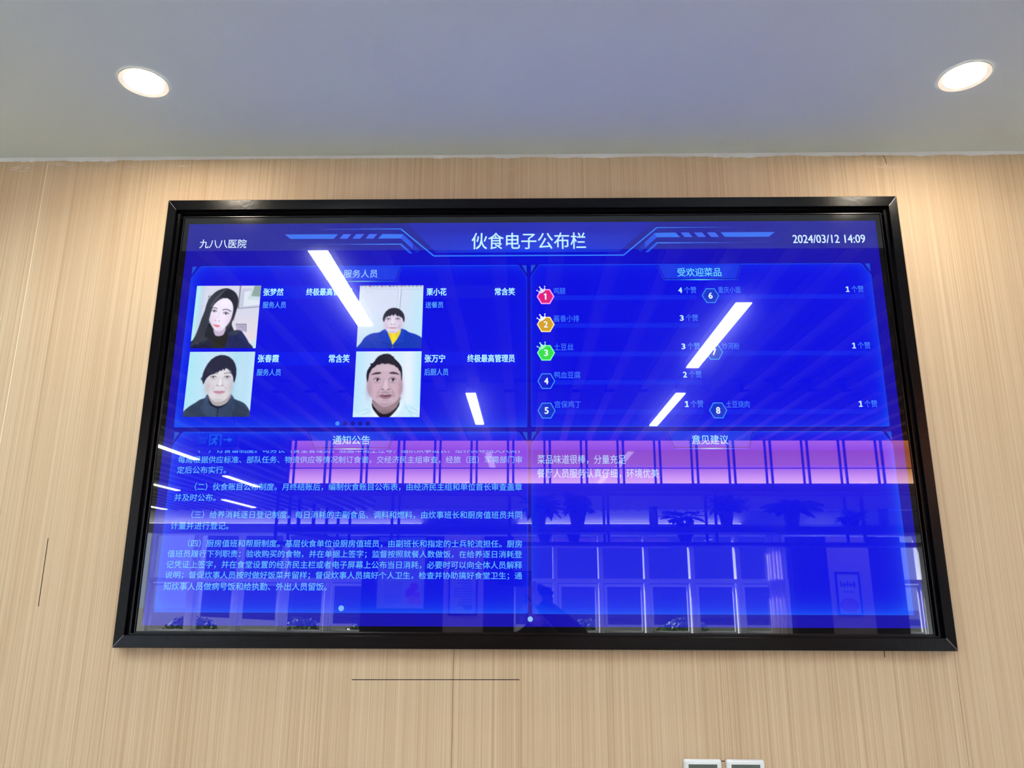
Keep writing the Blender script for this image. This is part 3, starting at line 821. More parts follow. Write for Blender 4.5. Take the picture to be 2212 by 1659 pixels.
def portrait_white_collar():
    p = Paint((206, 226, 242))
    p.mix(np.clip(1 - PX / 26, 0, 1) * .8, (170, 214, 238)); p.mix(np.clip((PX - 84) / 14, 0, 1) * .8, (174, 222, 240)); p.blob(80, 40, 8, 60, (228, 232, 246), .7)
    p.shape([(-1, 95), (10, 89), (22, 83), (32, 80), (70, 77), (82, 81), (96, 86), (101, 88), (101, 102), (-1, 102)], (196, 226, 240), 1)
    for a, b in (((6, 93), (24, 88)), ((14, 97), (28, 92)), ((86, 86), (98, 92)), ((78, 84), (90, 100)), ((84, 92), (100, 98))): p.stroke(arc(*a, *b, 1), .8, (152, 190, 214), .7, 2)
    p.shape([(30, 79), (34, 88), (42, 98), (46, 102), (32, 102), (26, 94)], (222, 238, 248), .8); p.shape([(70, 75), (76, 82), (72, 94), (60, 102), (52, 102), (62, 92)], (216, 236, 248), .8)
    p.stroke([(30, 80), (27, 92), (31, 101)], .5, (150, 180, 204), .8); p.stroke([(75, 82), (71, 94), (62, 101)], .5, (150, 180, 204), .8)
    p.shape([(28, 79), (33, 86), (44, 93), (54, 92), (62, 86), (68, 75), (69, 82), (62, 93), (53, 101), (42, 101), (33, 92), (29, 86)], (34, 28, 42), .8)
    p.shape([(30, 72), (68, 68), (67, 82), (60, 90), (50, 95), (42, 94), (33, 86)], (148, 128, 136), 1.1)
    p.blob(48, 92, 12, 3, (116, 98, 108), .6)
    p.shape([(19, 42), (18.4, 30), (21, 25), (29, 15), (36, 7), (44, 4.4), (52, 5.4), (58.4, 11), (66, 18), (70.5, 25), (71.5, 40)], (40, 38, 54), .9, 1, True)
    p.shape([(28, 24), (40, 17.5), (52, 19), (64, 23), (70, 32), (72, 42), (73, 52), (72.5, 62), (67, 73), (60, 80), (50, 84.5), (42, 83.5), (33, 77), (24, 68), (19, 57), (18.5, 44), (20, 33)], (196, 172, 186), 1)
    p.blob(23, 58, 5, 14, (158, 132, 152), .55); p.blob(70, 56, 4.5, 15, (154, 128, 148), .6); p.blob(48, 27, 14, 6, (208, 188, 200), .6); p.blob(48, 81, 12, 3.5, (156, 132, 146), .6); p.blob(31, 56, 6, 5, (204, 166, 184), .6); p.blob(63, 55, 6, 5, (204, 166, 184), .6); p.blob(48, 76, 7, 3.5, (206, 184, 196), .5)
    for x, b in ((34, 0), (57.5, 0)):
        p.ell(x, 43.4, 4.4, 2.2, (226, 220, 230), .95); p.ell(x + .3, 43.4, 2.2, 2.2, (40, 30, 40)); p.blob(x - 1, 42.8, .8, .8, (255, 255, 255), .95)
        p.stroke(arc(x - 5.4, 43.6, x + 5, 43.4, 2.2), 1, (52, 38, 52), .9, .8); p.stroke(arc(x - 4, 45.4, x + 4.4, 45.2, -.8), .5, (110, 84, 100), .7); p.stroke(arc(x - 4.6, 40.4, x + 4.6, 40.2, 1.2), .5, (122, 96, 114), .7)
        p.blob(x, 48, 5, 1.3, (160, 134, 150), .6)
    p.shape([(24.5, 36.2), (30, 32.8), (37, 32), (40, 33.6), (36, 35), (30, 35.6)], (62, 50, 62), 1, .9); p.shape([(51.5, 33.4), (57, 31.6), (63, 32.8), (67.5, 36), (62, 35.2), (56, 34.8)], (62, 50, 62), 1, .9)
    for x in (43.6, 47): p.stroke([(x, 31), (x - .3, 35)], .4, (160, 132, 148), .7)
    p.stroke([(44.5, 43), (43, 50), (39.6, 56)], 1, (168, 140, 156), .6, 1.6); p.stroke([(51, 43), (52, 50), (55, 56)], 1, (160, 132, 150), .6, 1.6); p.blob(47.6, 50, 2.2, 6, (224, 206, 214), .7); p.blob(47.6, 56, 3, 2.2, (222, 200, 208), .6)
    p.ell(43, 58.2, 1.6, .8, (104, 72, 84), .9, .2); p.ell(52.2, 58.2, 1.6, .8, (104, 72, 84), .9, -.2); p.stroke(arc(38.6, 57, 56, 57, -3), .6, (146, 116, 130), .7)
    p.blob(36.4, 63, 1.3, 4.5, (164, 134, 150), .6, .4); p.blob(58.8, 63, 1.3, 4.5, (160, 130, 146), .6, -.4)
    p.blob(47.5, 63, 8, 1.4, (120, 98, 110), .5)
    p.shape([(37.5, 67.8), (43, 65.6), (47.5, 66.4), (52, 65.4), (58, 67.2), (54, 71.8), (47.5, 73.2), (41.5, 71.6)], (158, 122, 140), 1.1); p.shape([(39.5, 67.8), (47.5, 67.6), (56.5, 67.2), (52, 69), (46, 69.4)], (84, 46, 62), .7); p.stroke([(44, 67.9), (52, 67.6)], .5, (190, 170, 180), .7)
    p.blob(48, 75.4, 5, .8, (150, 122, 136), .6); p.blob(36, 69, 2, 2.4, (134, 112, 124), .4); p.blob(60, 68, 2, 2.4, (134, 112, 124), .4)
    p.shape([(19, 47), (17.6, 40), (17.4, 35), (18.4, 30), (21, 25), (23.5, 21.5), (22, 19), (26, 18.4), (29, 15), (31, 11), (36, 6.5), (42, 4), (48, 3.6), (52.5, 4.8), (55.5, 7.6), (57.5, 8), (58.4, 10.6), (62, 14), (66, 18), (69.5, 23), (71.3, 29), (71.8, 37), (71.4, 45), (70.6, 44), (69.9, 37), (68.8, 31.5), (66.5, 29), (64.6, 25.4), (61.5, 24), (59, 21.4), (55, 20.6), (50, 18.4), (45, 19.6), (40, 18), (37, 20.4), (33, 20.2), (29, 24.4), (25.6, 26.4), (23.4, 31.4), (21.6, 35), (20.8, 41), (20, 47)], (38, 36, 52), .8, 1, True)
    pass
    for k in range(22):
        t = k / 21
        hairlines(p, [[(33 + 22 * t, 7), (32 + 26 * t, 13), (27 + 38 * t, 20 + 2 * abs(t - .5))]], (84, 82, 100) if k % 3 == 0 else (22, 20, 34), .35, .5)
    return p.a

PORT = colmat('portrait_picture')
for nm, fn, (u0, v0, u1, v1), lb in (
    ('portrait_photo', portrait_long_hair, (42, 186, 220, 366), 'photo of woman with long dark hair in navy coat'),
    ('portrait_photo', portrait_blue_fleece, (493, 187, 668, 367), 'photo of woman in blue fleece and yellow turtleneck'),
    ('portrait_photo', portrait_puffer, (43, 376, 220, 555), 'photo of woman with fringe in dark puffer jacket'),
    ('portrait_photo', portrait_white_collar, (493, 376, 669, 556), 'photo of man with short hair and white collar')):
    im = fn()
    im = (im - 128) * 1.1 + 128
    for _ in range(1):
        e_ = np.pad(im, ((1, 1), (1, 1), (0, 0)), 'edge')
        e_ = (e_[:-2] + 2 * e_[1:-1] + e_[2:]) / 4
        im = (e_[:, :-2] + 2 * e_[:, 1:-1] + e_[:, 2:]) / 4
    im = im + np.random.RandomState(NP).normal(0, 2.2, im.shape[:2])[..., None]
    o = grid_mesh(nm, u0, v0, u1, v1, NP, NP, im, 4, screen, PORT)
    o['label'] = lb

# ---- staff cards
NAME = (176, 240, 255); ROLE = (92, 172, 240)
for u0, v0, u1, t_ in ((221, 187, 473, 0), (670, 187, 926, 1), (224, 377, 475, 2), (671, 377, 926, 3)):
    k = UI()
    k.poly([(u0, v0), (u1, v0), (u1, v0 + 38), (u0, v0 + 38)], ((0, 22, 232), (8, 16, 222), (0, 18, 236), (4, 14, 232))[t_], 2)
    k.build('name_strip')
for s_, a in (('张梦然', (228, 194, 283, 216)), ('栗小花', (677, 195, 732, 217)), ('张春霞', (229, 384, 286, 406)), ('张万宁', (678, 385, 733, 407))):
    text('staff_name', s_, *a, NAME, .022)
for s_, a in (('终极最高管理员', (346, 194, 474, 216)), ('常含笑', (864, 195, 919, 217)), ('常含笑', (420, 384, 476, 407)), ('终极最高管理员', (792, 385, 919, 407))):
    text('staff_rating', s_, *a, NAME, .022)
for s_, a in (('服务人员', (229, 233, 293, 252)), ('送餐员', (675, 235, 724, 253)), ('服务人员', (229, 424, 294, 443)), ('后厨人员', (678, 424, 742, 443))):
    text('staff_role', s_, *a, ROLE, .006)
k = UI()
for i, x in enumerate((454, 474, 494, 514, 534)): k.circ(x, 573, 5.8, (70, 140, 250) if i == 0 else (22, 14, 150), 4)
k.build('page_dots')
k = UI().circ(491, 1038, 7, (118, 182, 250), 4); k.build('page_dots')
k = UI()
for i, x in enumerate((937, 958, 979)): k.circ(x, 1062, 6.4, (134, 190, 250) if i == 1 else (16, 14, 190), 4)
k.build('page_dots')

# ---- dish ranking
rows = [(979, 221, '1', '鸡腿', 33, '4', (226, 26, 128), (250, 160, 232), (222, 224, 250)),
        (979, 301, '2', '酱香小排', 69, '3', (212, 160, 38), (252, 226, 150), (236, 246, 255)),
        (979, 381, '3', '土豆丝', 52, '3', (50, 222, 74), (124, 252, 156), (160, 250, 200)),
        (979, 459, '4', '鸭血豆腐', 69, '2', None, None, None),
        (979, 539, '5', '宫保鸡丁', 69, '1', None, None, None),
        (1427, 220, '6', '重庆小面', 61, '1', None, None, None),
        (1427, 380, '7', '炒河粉', 46, '1', None, None, None),
        (1427, 539, '8', '土豆烧肉', 61, '1', None, None, None)]
for x, y, n_, dish, dw, likes, fill, rim, crown in rows:
    right = x > 1200
    e = 1866 if right else 1414
    k = UI()
    n = 12; r_ = 6.5
    pts = [(x + 40, y - 3)] + [(e - r_ + r_ * math.sin(PI * i / n), y + 3.5 - r_ * math.cos(PI * i / n)) for i in range(n + 1)] + [(x + 40, y + 10)]
    k.poly(pts, (6, 30, 232), 2)
    k.build('progress_bar')
    cx, r0, hh = x + 23.5, 23.5, 21
    k = UI()
    hexa = lambda s: [(cx - r0 * s, y), (cx - r0 * .5 * s, y - hh * s), (cx + r0 * .5 * s, y - hh * s), (cx + r0 * s, y), (cx + r0 * .5 * s, y + hh * s), (cx - r0 * .5 * s, y + hh * s)]
    if fill:
        k.poly(hexa(1.03), rim, 3); k.poly(hexa(.87), fill, 4)
        cr = [(-22, -17), (-14, -14.5), (-15.5, -27), (-5, -20), (-2.2, -29), (0, -18.5), (-4, -14), (-9, -10.5), (-15.5, -8.6)]
        k.poly([(cx + a, y + b) for a, b in cr], crown, 5)
        for a, b, rr in ((-23, -17.6, 2), (-15.8, -27.4, 2.2), (-2.2, -29.4, 2)): k.circ(cx + a, y + b, rr, crown, 5, 10)
    else:
        k.poly(hexa(1), (66, 160, 250), 3); k.poly(hexa(.9), (2, 48, 205) if n_ != '4' else (0, 24, 210), 4)
    k.build('rank_badge')
    if n_ == '1': digit_one('rank_number', cx - 4.5, y - 9, cx + 3.5, y + 9, (232, 244, 255), False)
    else: text('rank_number', n_, cx - 5.4, y - 9, cx + 5.4, y + 9, (232, 244, 255), .03, 7)
    text('dish_name', dish, x + 45, y - 26, x + 45 + dw, y - 7, (66, 128, 248), 0, 6)
    if likes == '1': digit_one('like_count', e - 49, y - 25, e - 40, y - 9, (186, 232, 255), True)
    else: text('like_count', likes, e - 50, y - 25, e - 39.5, y - 9, (186, 232, 255), .035, 6)
    text('like_unit', '个赞', e - 34, y - 27, e - 1, y - 8, (74, 140, 248), 0, 6)

# ---- notices
NB = (98, 184, 250)
lines = [('（一）订食谱制度。司务长（食堂管理员、舰艇军需主任等）组织炊事班长、给养员等相关人员，', 94, 634, 932, 651.5, 644.6),
         ('每周根据供应标准、部队任务、物资供应等情况制订食谱，交经济民主组审查，经旅（团）军需部门审', 44, 659, 938, 678, None),
         ('定后公布实行。', 44, 686, 172, 704.5, None),
         ('（二）伙食账目公布制度。月终结账后，编制伙食账目公布表，由经济民主组和单位首长审查盖章', 95, 729, 938, 748.5, None),
         ('并及时公布。', 45, 757, 152, 776, None),
         ('（三）给养消耗逐日登记制度。每日消耗的主副食品、调料和燃料，由炊事班长和厨房值班员共同', 94, 800, 938, 819.5, None),
         ('计量并进行登记。', 44, 828, 192, 847, None),
         ('（四）厨房值班和帮厨制度。基层伙食单位设厨房值班员，由副班长和指定的士兵轮流担任。厨房', 93, 872, 938, 891, None),
         ('值班员履行下列职责：验收购买的食物，并在单据上签字；监督按照就餐人数做饭，在给养逐日消耗登', 44, 898, 938, 917.5, None),
         ('记凭证上签字，并在食堂设置的经济民主栏或者电子屏幕上公布当日消耗，必要时可以向全体人员解释', 44, 924, 938, 943, None),
         ('说明；督促炊事人员按时做好饭菜并留样；督促炊事人员搞好个人卫生，检查并协助搞好食堂卫生；通', 44, 950, 938, 969, None),
         ('知炊事人员做病号饭和给执勤、外出人员留饭。', 43, 977, 452, 996, None)]
for txt, a, b, c, d, clip in lines:
    text('notice_lettering', txt, a, b, c, d, NB, .004, 6, clip)
k = UI().poly([(966, 644), (1868, 644), (1868, 682), (966, 682)], (0, 2, 205), 2); k.build('comment_strip')
text('comment_lettering', '菜品味道很棒，分量充足', 978, 656, 1205, 680, (132, 200, 250), .003)
text('comment_lettering', '餐厅人员服务认真仔细，环境优美', 977, 692, 1288, 716, (132, 200, 250), .003)

# ------------------------------------------------------------------ thermostats
def thermostat(x, z, label, blob):
    r = empty('thermostat', (x, .0, z))
    tag(r, label, 'thermostat', 'white thermostats under the display')
    w = .0435
    B().box(x - w, x + w, -.0005, .0118, z - w, z + w).build('body', M['white'], r, bevel=.004)
    B().box(x - .033, x + .033, -.0012, -.0004, z - .018, z + .034).build('lcd_screen', M['lcd'], r)
    q = B()
    for a in (-.028, -.0005 + .006): q.box(x + a, x + a + .007, -.0014, -.0011, z + .029, z + .0315)
    for a in (-.02, -.008, .008, .018): q.box(x + a, x + a + .006, -.0014, -.0011, z - .006, z + .014)
    q.build('lcd_segments', M['lcd_mark'], r)
    for a in (-.024, -.008, .008, .024): B().lathe((x + a, -.0004, z - .031), [(0.0001, -.0012), (.004, -.0012), (.0045, 0)], 16, axis='Y').build('button', M['white'], r, smooth=True)
    return r
thermostat(.3948, 1.2468, 'white square thermostat with grey screen, the one nearer the wall seam', 0)
thermostat(.4933, 1.2468, 'white square thermostat with grey screen, the one farther from the wall seam', 1)
# ------------------------------------------------------------------ the dining hall behind the camera
HZ = 3.3                          # underside of the slats and of the lamps
YB = -17.4                        # window wall
strips = [(-1.065, -1.32, -2.81, .104, 'long lit strip lamp in the slatted ceiling, nearest the display on its left half'),
          (1.31, -2.40, -3.86, .1, 'long lit strip lamp in the slatted ceiling, nearest the display on its right half'),
          (-.502, -4.705, -6.14, .092, 'lit strip lamp farther back, mirrored small left of the page middle'),
          (1.392, -4.717, -6.226, .09, 'lit strip lamp farther back, mirrored small right of the page middle'),
          (-4.69, -7.2, -8.7, .1, 'lit strip lamp in the far left hall, beyond the green exit sign'),
          (-4.98, -10.5, -12.08, .1, 'lit strip lamp in the far left hall, mirrored above the second notice'),
          (-6.57, -14.5, -16.45, .1, 'lit strip lamp in the far left hall, mirrored beside the second notice'),
          (-6.75, -11.2, -12.7, .1, 'lit strip lamp in the far left hall, mirrored over the page edge'),
          (-8.99, -15.6, -17.0, .1, 'lit strip lamp in the farthest left corner of the hall'),
          (7.4, -15.3, -16.9, .1, 'lit strip lamp far back on the right, mirrored between the plants')]
for x_ in (-3.35, 3.65, -5.7, 5.95, 8.2):                    # added lamps out of the mirror's view that raise the room light
    strips.append((x_, -1.3, -2.8, .1, 'lit strip lamp added beside the display to brighten the hall, outside the mirror image'))
for x_ in (-5.72, 5.98, 8.25): strips.append((x_, -4.7, -6.2, .1, 'lit strip lamp added beside the display to brighten the hall, outside the mirror image'))
for x_ in (-1.36, 1.36, 3.64, 5.9): strips.append((x_, -8.9, -10.4, .1, 'lit strip lamp added out of sight behind the amber light box to brighten the far hall'))  # hidden lamps added to light the far end of the hall
for x, y0, y1, w, lb in strips:
    r = empty('strip_lamp', (x, (y0 + y1) / 2, HZ))
    tag(r, lb, 'ceiling light', 'strip lamps in the slatted ceiling')
    B().box(x - w / 2, x + w / 2, y1, y0, HZ + .004, HZ + .06).build('lamp_body', M['white'], r)
    B().box(x - w / 2 + .003, x + w / 2 - .003, y1 + .004, y0 - .004, HZ, HZ + .0038).build('diffuser', M['strip'], r)
# slatted ceiling
q = B()
q.box(-11, 11, YB, -.652, 3.56, 3.66, 1)
cuts = [-.7, -4.55, -4.67, -8.6, -8.72, -12.7, -12.82, -16.8, -16.92, YB + .05]
for k in range(-36, 37):
    x = .15 + .3 * k
    for a, b in zip(cuts[0::2], cuts[1::2]):
        segs = [(a, b)]
        if -2.85 < x < 7.2 and a > -12.0 > b: segs = [(a, -11.98), (-12.22, b)]
        for sx, s0, s1, w, _ in strips:
            if abs(sx - x) < .045 + w / 2 + .01:
                segs = [t for (p, r_) in segs for t in ((p, max(s0 + .03, r_)) if p > s0 + .03 else None, (min(s1 - .03, p), r_) if r_ < s1 - .03 else None) if t and t[0] - t[1] > .05]
        for p, r_ in segs:
            q.box(x - .042, x + .042, r_, p, HZ, HZ + .08)
for y in cuts[2::2]:
    q.box(-11, 11, y, y + .03, HZ + .085, HZ + .12, 1)
hc = q.build('ceiling', [M['slat'], M['dark_ceiling']])
tag(hc, 'brown slatted ceiling of the dining hall', kind='structure')
tag(B().box(-11.2, 11.8, YB - .2, .3, -.05, 0).build('floor', M['floor']), 'pale tiled floor of the hall', kind='structure')
tag(B().box(-30, 30, -40, YB - .201, -.05, 0).build('ground', mat('dark_ground', (58, 62, 50), .9)), 'dark planted ground outside the windows', kind='structure')
tag(B().box(-11.2, -11, YB, .012, 0, 3.66).build('wall_west', M['wall']), 'off-white side wall', kind='structure')
tag(B().box(11, 11.2, YB, .012, 0, 3.66).build('wall_east', M['wall']), 'off-white side wall', kind='structure')
q = B()
q.box(-11, 11, YB - .2, YB, 0, .28)
q.box(-11, 11, YB - .2, YB + .15, 2.75, 2.97, 1)
q.box(-11, 11, YB - .2, YB, 2.97, 3.66)
tag(q.build('wall_south', [M['wall'], mat('grey_band', (120, 122, 132), .6)]), 'far wall above and below the windows', kind='structure')
cv = empty('cove_lamp', (2.6, YB + .08, 2.97))
tag(cv, 'thin lit cove lamp on the ledge above the right-hand far windows', 'ceiling light')
B().box(-.2, 5.4, YB + .05, YB + .11, 2.9705, 2.985).build('lamp_body', M['white'], cv)
B().box(-.19, 5.39, YB + .055, YB + .105, 2.9855, 2.99).build('diffuser', mat('lit_cove_diffuser', (250, 250, 250), emit=(1, .97, .98), estr=34), cv)
cv = empty('cove_lamp', (-6.6, YB + .08, 2.97))
tag(cv, 'thin lit cove lamp on the ledge above the left-hand far windows', 'ceiling light')
B().box(-10.4, -2.6, YB + .05, YB + .11, 2.9705, 2.985).build('lamp_body', M['white'], cv)
B().box(-10.39, -2.61, YB + .055, YB + .105, 2.9855, 2.99).build('diffuser', bpy.data.materials['lit_cove_diffuser'], cv)
# windows: bay 1.124 m, frame, transom, lower sash, glass
gl = bpy.data.materials.new('window_glass')
gl.use_nodes = True
nt = gl.node_tree
nt.nodes.remove(nt.nodes['Principled BSDF'])
tr = nt.nodes.new('ShaderNodeBsdfTransparent'); tr.inputs[0].default_value = (.72, .76, .78, 1)
gs = nt.nodes.new('ShaderNodeBsdfGlossy'); gs.inputs['Roughness'].default_value = .01
mx = nt.nodes.new('ShaderNodeMixShader'); mx.inputs[0].default_value = .12
nt.links.new(tr.outputs[0], mx.inputs[1]); nt.links.new(gs.outputs[0], mx.inputs[2]); nt.links.new(mx.outputs[0], nt.nodes['Material Output'].inputs[0])
BAY = 1.1244
x00 = .721 - 9 * BAY
nb = 15
protos = []
for i in range(18):
    xa = x00 + BAY * i
    xb = xa + BAY
    if xb > 10.95: break
    r = empty('window_%d' % (i + 1), (xa, YB, .28))
    tag(r, 'white framed window bay with a transom in the far wall', kind='structure')
    if protos:
        for p in protos:
            c = p.copy(); COL.objects.link(c); c.parent = r
            c.matrix_parent_inverse = Matrix.Identity(4)
        continue
    q = B()
    y0, y1 = -.12, .12
    q.box(0, .07, y0, y1, 0, 2.468); q.box(BAY - .04, BAY, y0, y1, 0, 2.468)
    q.box(.07, BAY - .04, y0, y1, 0, .06); q.box(.07, BAY - .04, y0, y1, 2.41, 2.468)
    q.box(.07, BAY - .04, y0, y1, 1.27, 1.37)
    fr = q.build('window_frame', M['win_frame'])
    q = B()
    for a, b, c, d in ((.10, .16, .08, 1.24), (BAY - .13, BAY - .07, .08, 1.24)): q.box(a, b, -.02, .04, c, d)
    q.box(.16, BAY - .13, -.02, .04, .08, .14); q.box(.16, BAY - .13, -.02, .04, 1.18, 1.24)
    sa = q.build('sash', M['win_frame'])
    q = B()
    q.face([(.16, .0, .14), (BAY - .13, .0, .14), (BAY - .13, .0, 1.18), (.16, .0, 1.18)])
    q.face([(.07, -.01, 1.37), (BAY - .04, -.01, 1.37), (BAY - .04, -.01, 2.41), (.07, -.01, 2.41)])
    pa = q.build('pane', gl)
    protos = [fr, sa, pa]
    for p in protos: p.parent = r; p.matrix_parent_inverse = Matrix.Identity(4)
# curtain beside the right-hand window
q = B()
n = 60
cx0, cx1 = 5.96, 6.34
top = []
for zz in (2.72, 2.0, 1.2, .35):
    row = []
    for i in range(n + 1):
        t = i / n
        wv = math.sin(t * PI * 9) * .035
        row.append(q.bm.verts.new((cx0 + (cx1 - cx0) * t + .05 * (2.72 - zz) * (t - .5) * .4, YB + .13 + wv, zz)))
    top.append(row)
for a, b in zip(top, top[1:]):
    for i in range(n): q.bm.faces.new([a[i], a[i + 1], b[i + 1], b[i]])
nt = M['curtain'].node_tree
tl = nt.nodes.new('ShaderNodeBsdfTranslucent'); tl.inputs[0].default_value = (.8, .74, .72, 1)
ms = nt.nodes.new('ShaderNodeMixShader'); ms.inputs[0].default_value = .6
nt.links.new(nt.nodes['Principled BSDF'].outputs[0], ms.inputs[1]); nt.links.new(tl.outputs[0], ms.inputs[2]); nt.links.new(ms.outputs[0], nt.nodes['Material Output'].inputs[0])
cu = q.build('curtain', M['curtain'], smooth=True)
so_ = cu.modifiers.new('cloth_thickness', 'SOLIDIFY'); so_.thickness = .004
tag(cu, 'bright white curtain hanging in folds beside the far window', 'curtain')

tag(B().box(-2.75, 7.1, -12.2, -12.0, 2.89, 3.54).build('beam', M['beam']), 'pale bulkhead beam across the hall ceiling behind the rack', kind='structure')
# partitions and pillars half way down the hall, with their posters
YP = -11.1
for i, (a, b, m) in enumerate(((-2.75, -1.376, 'dark_wall'), (-1.376, -.705, 'pillar'), (-.705, -.2, 'dark_wall'), (4.44, 5.03, 'dark_wall'), (5.03, 5.726, 'pillar'), (5.726, 6.27, 'dark_wall'))):
    o = B().box(a + .002, b - .002, YP - .25, YP, 0, 2.36 if m == 'dark_wall' else 2.36).build('wall_partition', M[m])
    tag(o, 'half-height partition in the middle of the dining hall', kind='structure')
def poster(x0, x1, z0, z1, arr, label):
    r = empty('poster', ((x0 + x1) / 2, YP, z0))
    tag(r, label, 'poster', 'framed posters on the partitions')
    q = B(); t = .025
    for a in ((x0 - t, x0, z0 - t, z1 + t), (x1, x1 + t, z0 - t, z1 + t), (x0, x1, z0 - t, z0), (x0, x1, z1, z1 + t)):
        q.box(a[0], a[1], YP, YP + .03, a[2], a[3])
    q.build('frame', M['black_metal'], r)
    nv_, nu_ = arr.shape[:2]
    # seen by people in the hall facing the partition: u runs towards -x
    grid_mesh('print', 0, 0, 1, 1, nu_, nv_, arr, 0, r, POSTER, lambda u, v, l: Vector((x1 + (x0 - x1) * u, YP + .012, z1 + (z0 - z1) * v)))
    return r
POSTER = colmat('poster_print', screen=False, rough=.35)
def art(w, h, base):
    a = np.zeros((h, w, 3)); a[:] = base; return a
rs = np.random.RandomState(5)
a1 = art(64, 98, (196, 226, 240)); a1[0:6] = (120, 190, 220); a1[8:15, 18:46] = (52, 96, 128)
a1[10:13, 21:43:3] = (220, 235, 240)
for r_ in range(20, 56, 3): a1[r_, 8:8 + rs.randint(36, 48)] = (126, 150, 168)
for r_ in range(62, 90, 3): a1[r_, 30:54] = (140, 164, 178)
yy, xx = np.mgrid[0:98, 0:64]
for cx_, cy_, r_, c_ in ((14, 68, 6, (206, 70, 84)), (19, 76, 7, (196, 50, 70)), (11, 80, 6, (214, 96, 106)), (16, 86, 6, (230, 140, 140)), (8, 88, 5, (236, 168, 160))):
    a1[(xx - cx_) ** 2 + (yy - cy_) ** 2 < r_ ** 2] = c_
poster(-2.48, -1.69, 1.18, 2.34, a1, 'large pale blue poster with a red flower on the dark partition')
a2 = art(40, 66, (186, 206, 222))
for r_ in range(8, 56, 4): a2[r_:r_ + 2, 6:6 + rs.randint(16, 30)] = (120, 140, 160)
yy, xx = np.mgrid[0:66, 0:40]
a2[(xx - 30) ** 2 + (yy - 12) ** 2 < 22] = (190, 70, 90); a2[((xx - 12) / 7.0) ** 2 + ((yy - 56) / 4.0) ** 2 < 1] = (90, 110, 130)
poster(-1.26, -.83, 1.10, 1.82, a2, 'narrow blue-grey poster with text lines on the lighter pillar')
a3 = art(40, 70, (200, 206, 214))
yy, xx = np.mgrid[0:70, 0:40]
for k_ in range(5): a3[(np.abs(xx - (8 + 6 * k_)) < 2) & (yy > 13 + (k_ % 2) * 2) & (yy < 25 - (k_ % 3))] = (46, 44, 52)
a3[19:21, 6:34] = (46, 44, 52); a3[31:33, 9:31] = (110, 110, 120)
d_ = ((xx - 20) / 17.0) ** 2 + ((yy - 54) / 12.0) ** 2
a3[d_ < 1] = (176, 96, 92); a3[(d_ < .6) & ((xx * 3 + yy * 5) % 7 < 3)] = (206, 140, 120)
poster(5.15, 5.50, 1.12, 1.76, a3, 'tall poster with dark brush lettering above a plate of food')

# light box of amber panels under the ceiling, a black hanging rack below it
YR = -7.09
lb_ = empty('light_box', (1.1, YR, 2.76))
tag(lb_, 'long overhead light box of glowing amber panels between black bars', 'light box')
am = bpy.data.materials.new('lit_amber_panel')
am.use_nodes = True
nt = am.node_tree; b_ = nt.nodes['Principled BSDF']
b_.inputs['Base Color'].default_value = (.5, .25, .1, 1); b_.inputs['Roughness'].default_value = .04
b_.inputs['Specular IOR Level'].default_value = .6
ge = nt.nodes.new('ShaderNodeNewGeometry'); sp = nt.nodes.new('ShaderNodeSeparateXYZ'); nt.links.new(ge.outputs['Position'], sp.inputs[0])
mr = nt.nodes.new('ShaderNodeMapRange'); mr.inputs['From Min'].default_value = 2.765; mr.inputs['From Max'].default_value = 3.3; nt.links.new(sp.outputs['Z'], mr.inputs['Value'])
rp = nt.nodes.new('ShaderNodeValToRGB'); nt.links.new(mr.outputs[0], rp.inputs[0])
el = rp.color_ramp.elements
el[0].position, el[0].color = 0, (1, .62, .38, 1)
el[1].position, el[1].color = 1, (.52, .16, .055, 1)
for p_, c_ in ((.16, (.86, .42, .22, 1)), (.4, (.40, .12, .045, 1)), (.75, (.37, .08, .024, 1))):
    e_ = el.new(p_); e_.color = c_
nt.links.new(rp.outputs[0], b_.inputs['Emission Color']); b_.inputs['Emission Strength'].default_value = AMBER
for k_ in range(-7, 12):
    c = .256 + .44 * k_
    if c - .025 < -2.95: continue
    x0, x1 = c + .0445, c + .3955
    B().box(x0, x1, YR - .05, YR - .02, 2.775, 3.292).build('panel', am, lb_)
    B().box(c - .018, c + .018, YR - .05, YR - .02, 2.775, 3.292).build('narrow_panel', am, lb_)
q = B()
for k_ in range(-7, 13):
    c = .256 + .44 * k_
    for s in (-1, 1):
        q.box(c + s * .033 - .0125, c + s * .033 + .0125, YR - .06, YR, 2.762, 3.298)
for z0, z1 in ((2.755, 2.775), (2.952, 2.962)): q.box(-2.96, 5.4, YR - .062, YR + .002, z0, z1)
q.build('bar_grid', M['black_metal'], lb_)

rack = empty('hanging_rack', (1.1, YR, 2.05))
tag(rack, 'black metal rack hung below the amber light box, carrying potted plants', 'rack')
B().box(-2.96, 5.6, YR - .5, YR + .01, 2.205, 2.272).build('shelf_board', M['black_metal'], rack)
B().box(-2.96, 5.6, YR - .02, YR + .02, 2.672, 2.750).build('top_rail', M['black_metal'], rack)
B().box(-2.96, 5.6, YR - .5, YR - .46, 2.672, 2.72).build('top_rail', M['black_metal'], rack)
B().box(-2.96, 5.6, YR - .5, YR + .01, 2.052, 2.092).build('shelf_board', M['black_metal'], rack)
for x in (-2.95, -1.58, -.2, .965, 2.225, 3.94, 5.2):
    for yy_ in (YR, YR - .48):
        B().box(x - .015, x + .015, yy_ - .015, yy_ + .015, 2.092, 2.672).build('post', M['black_metal'], rack)
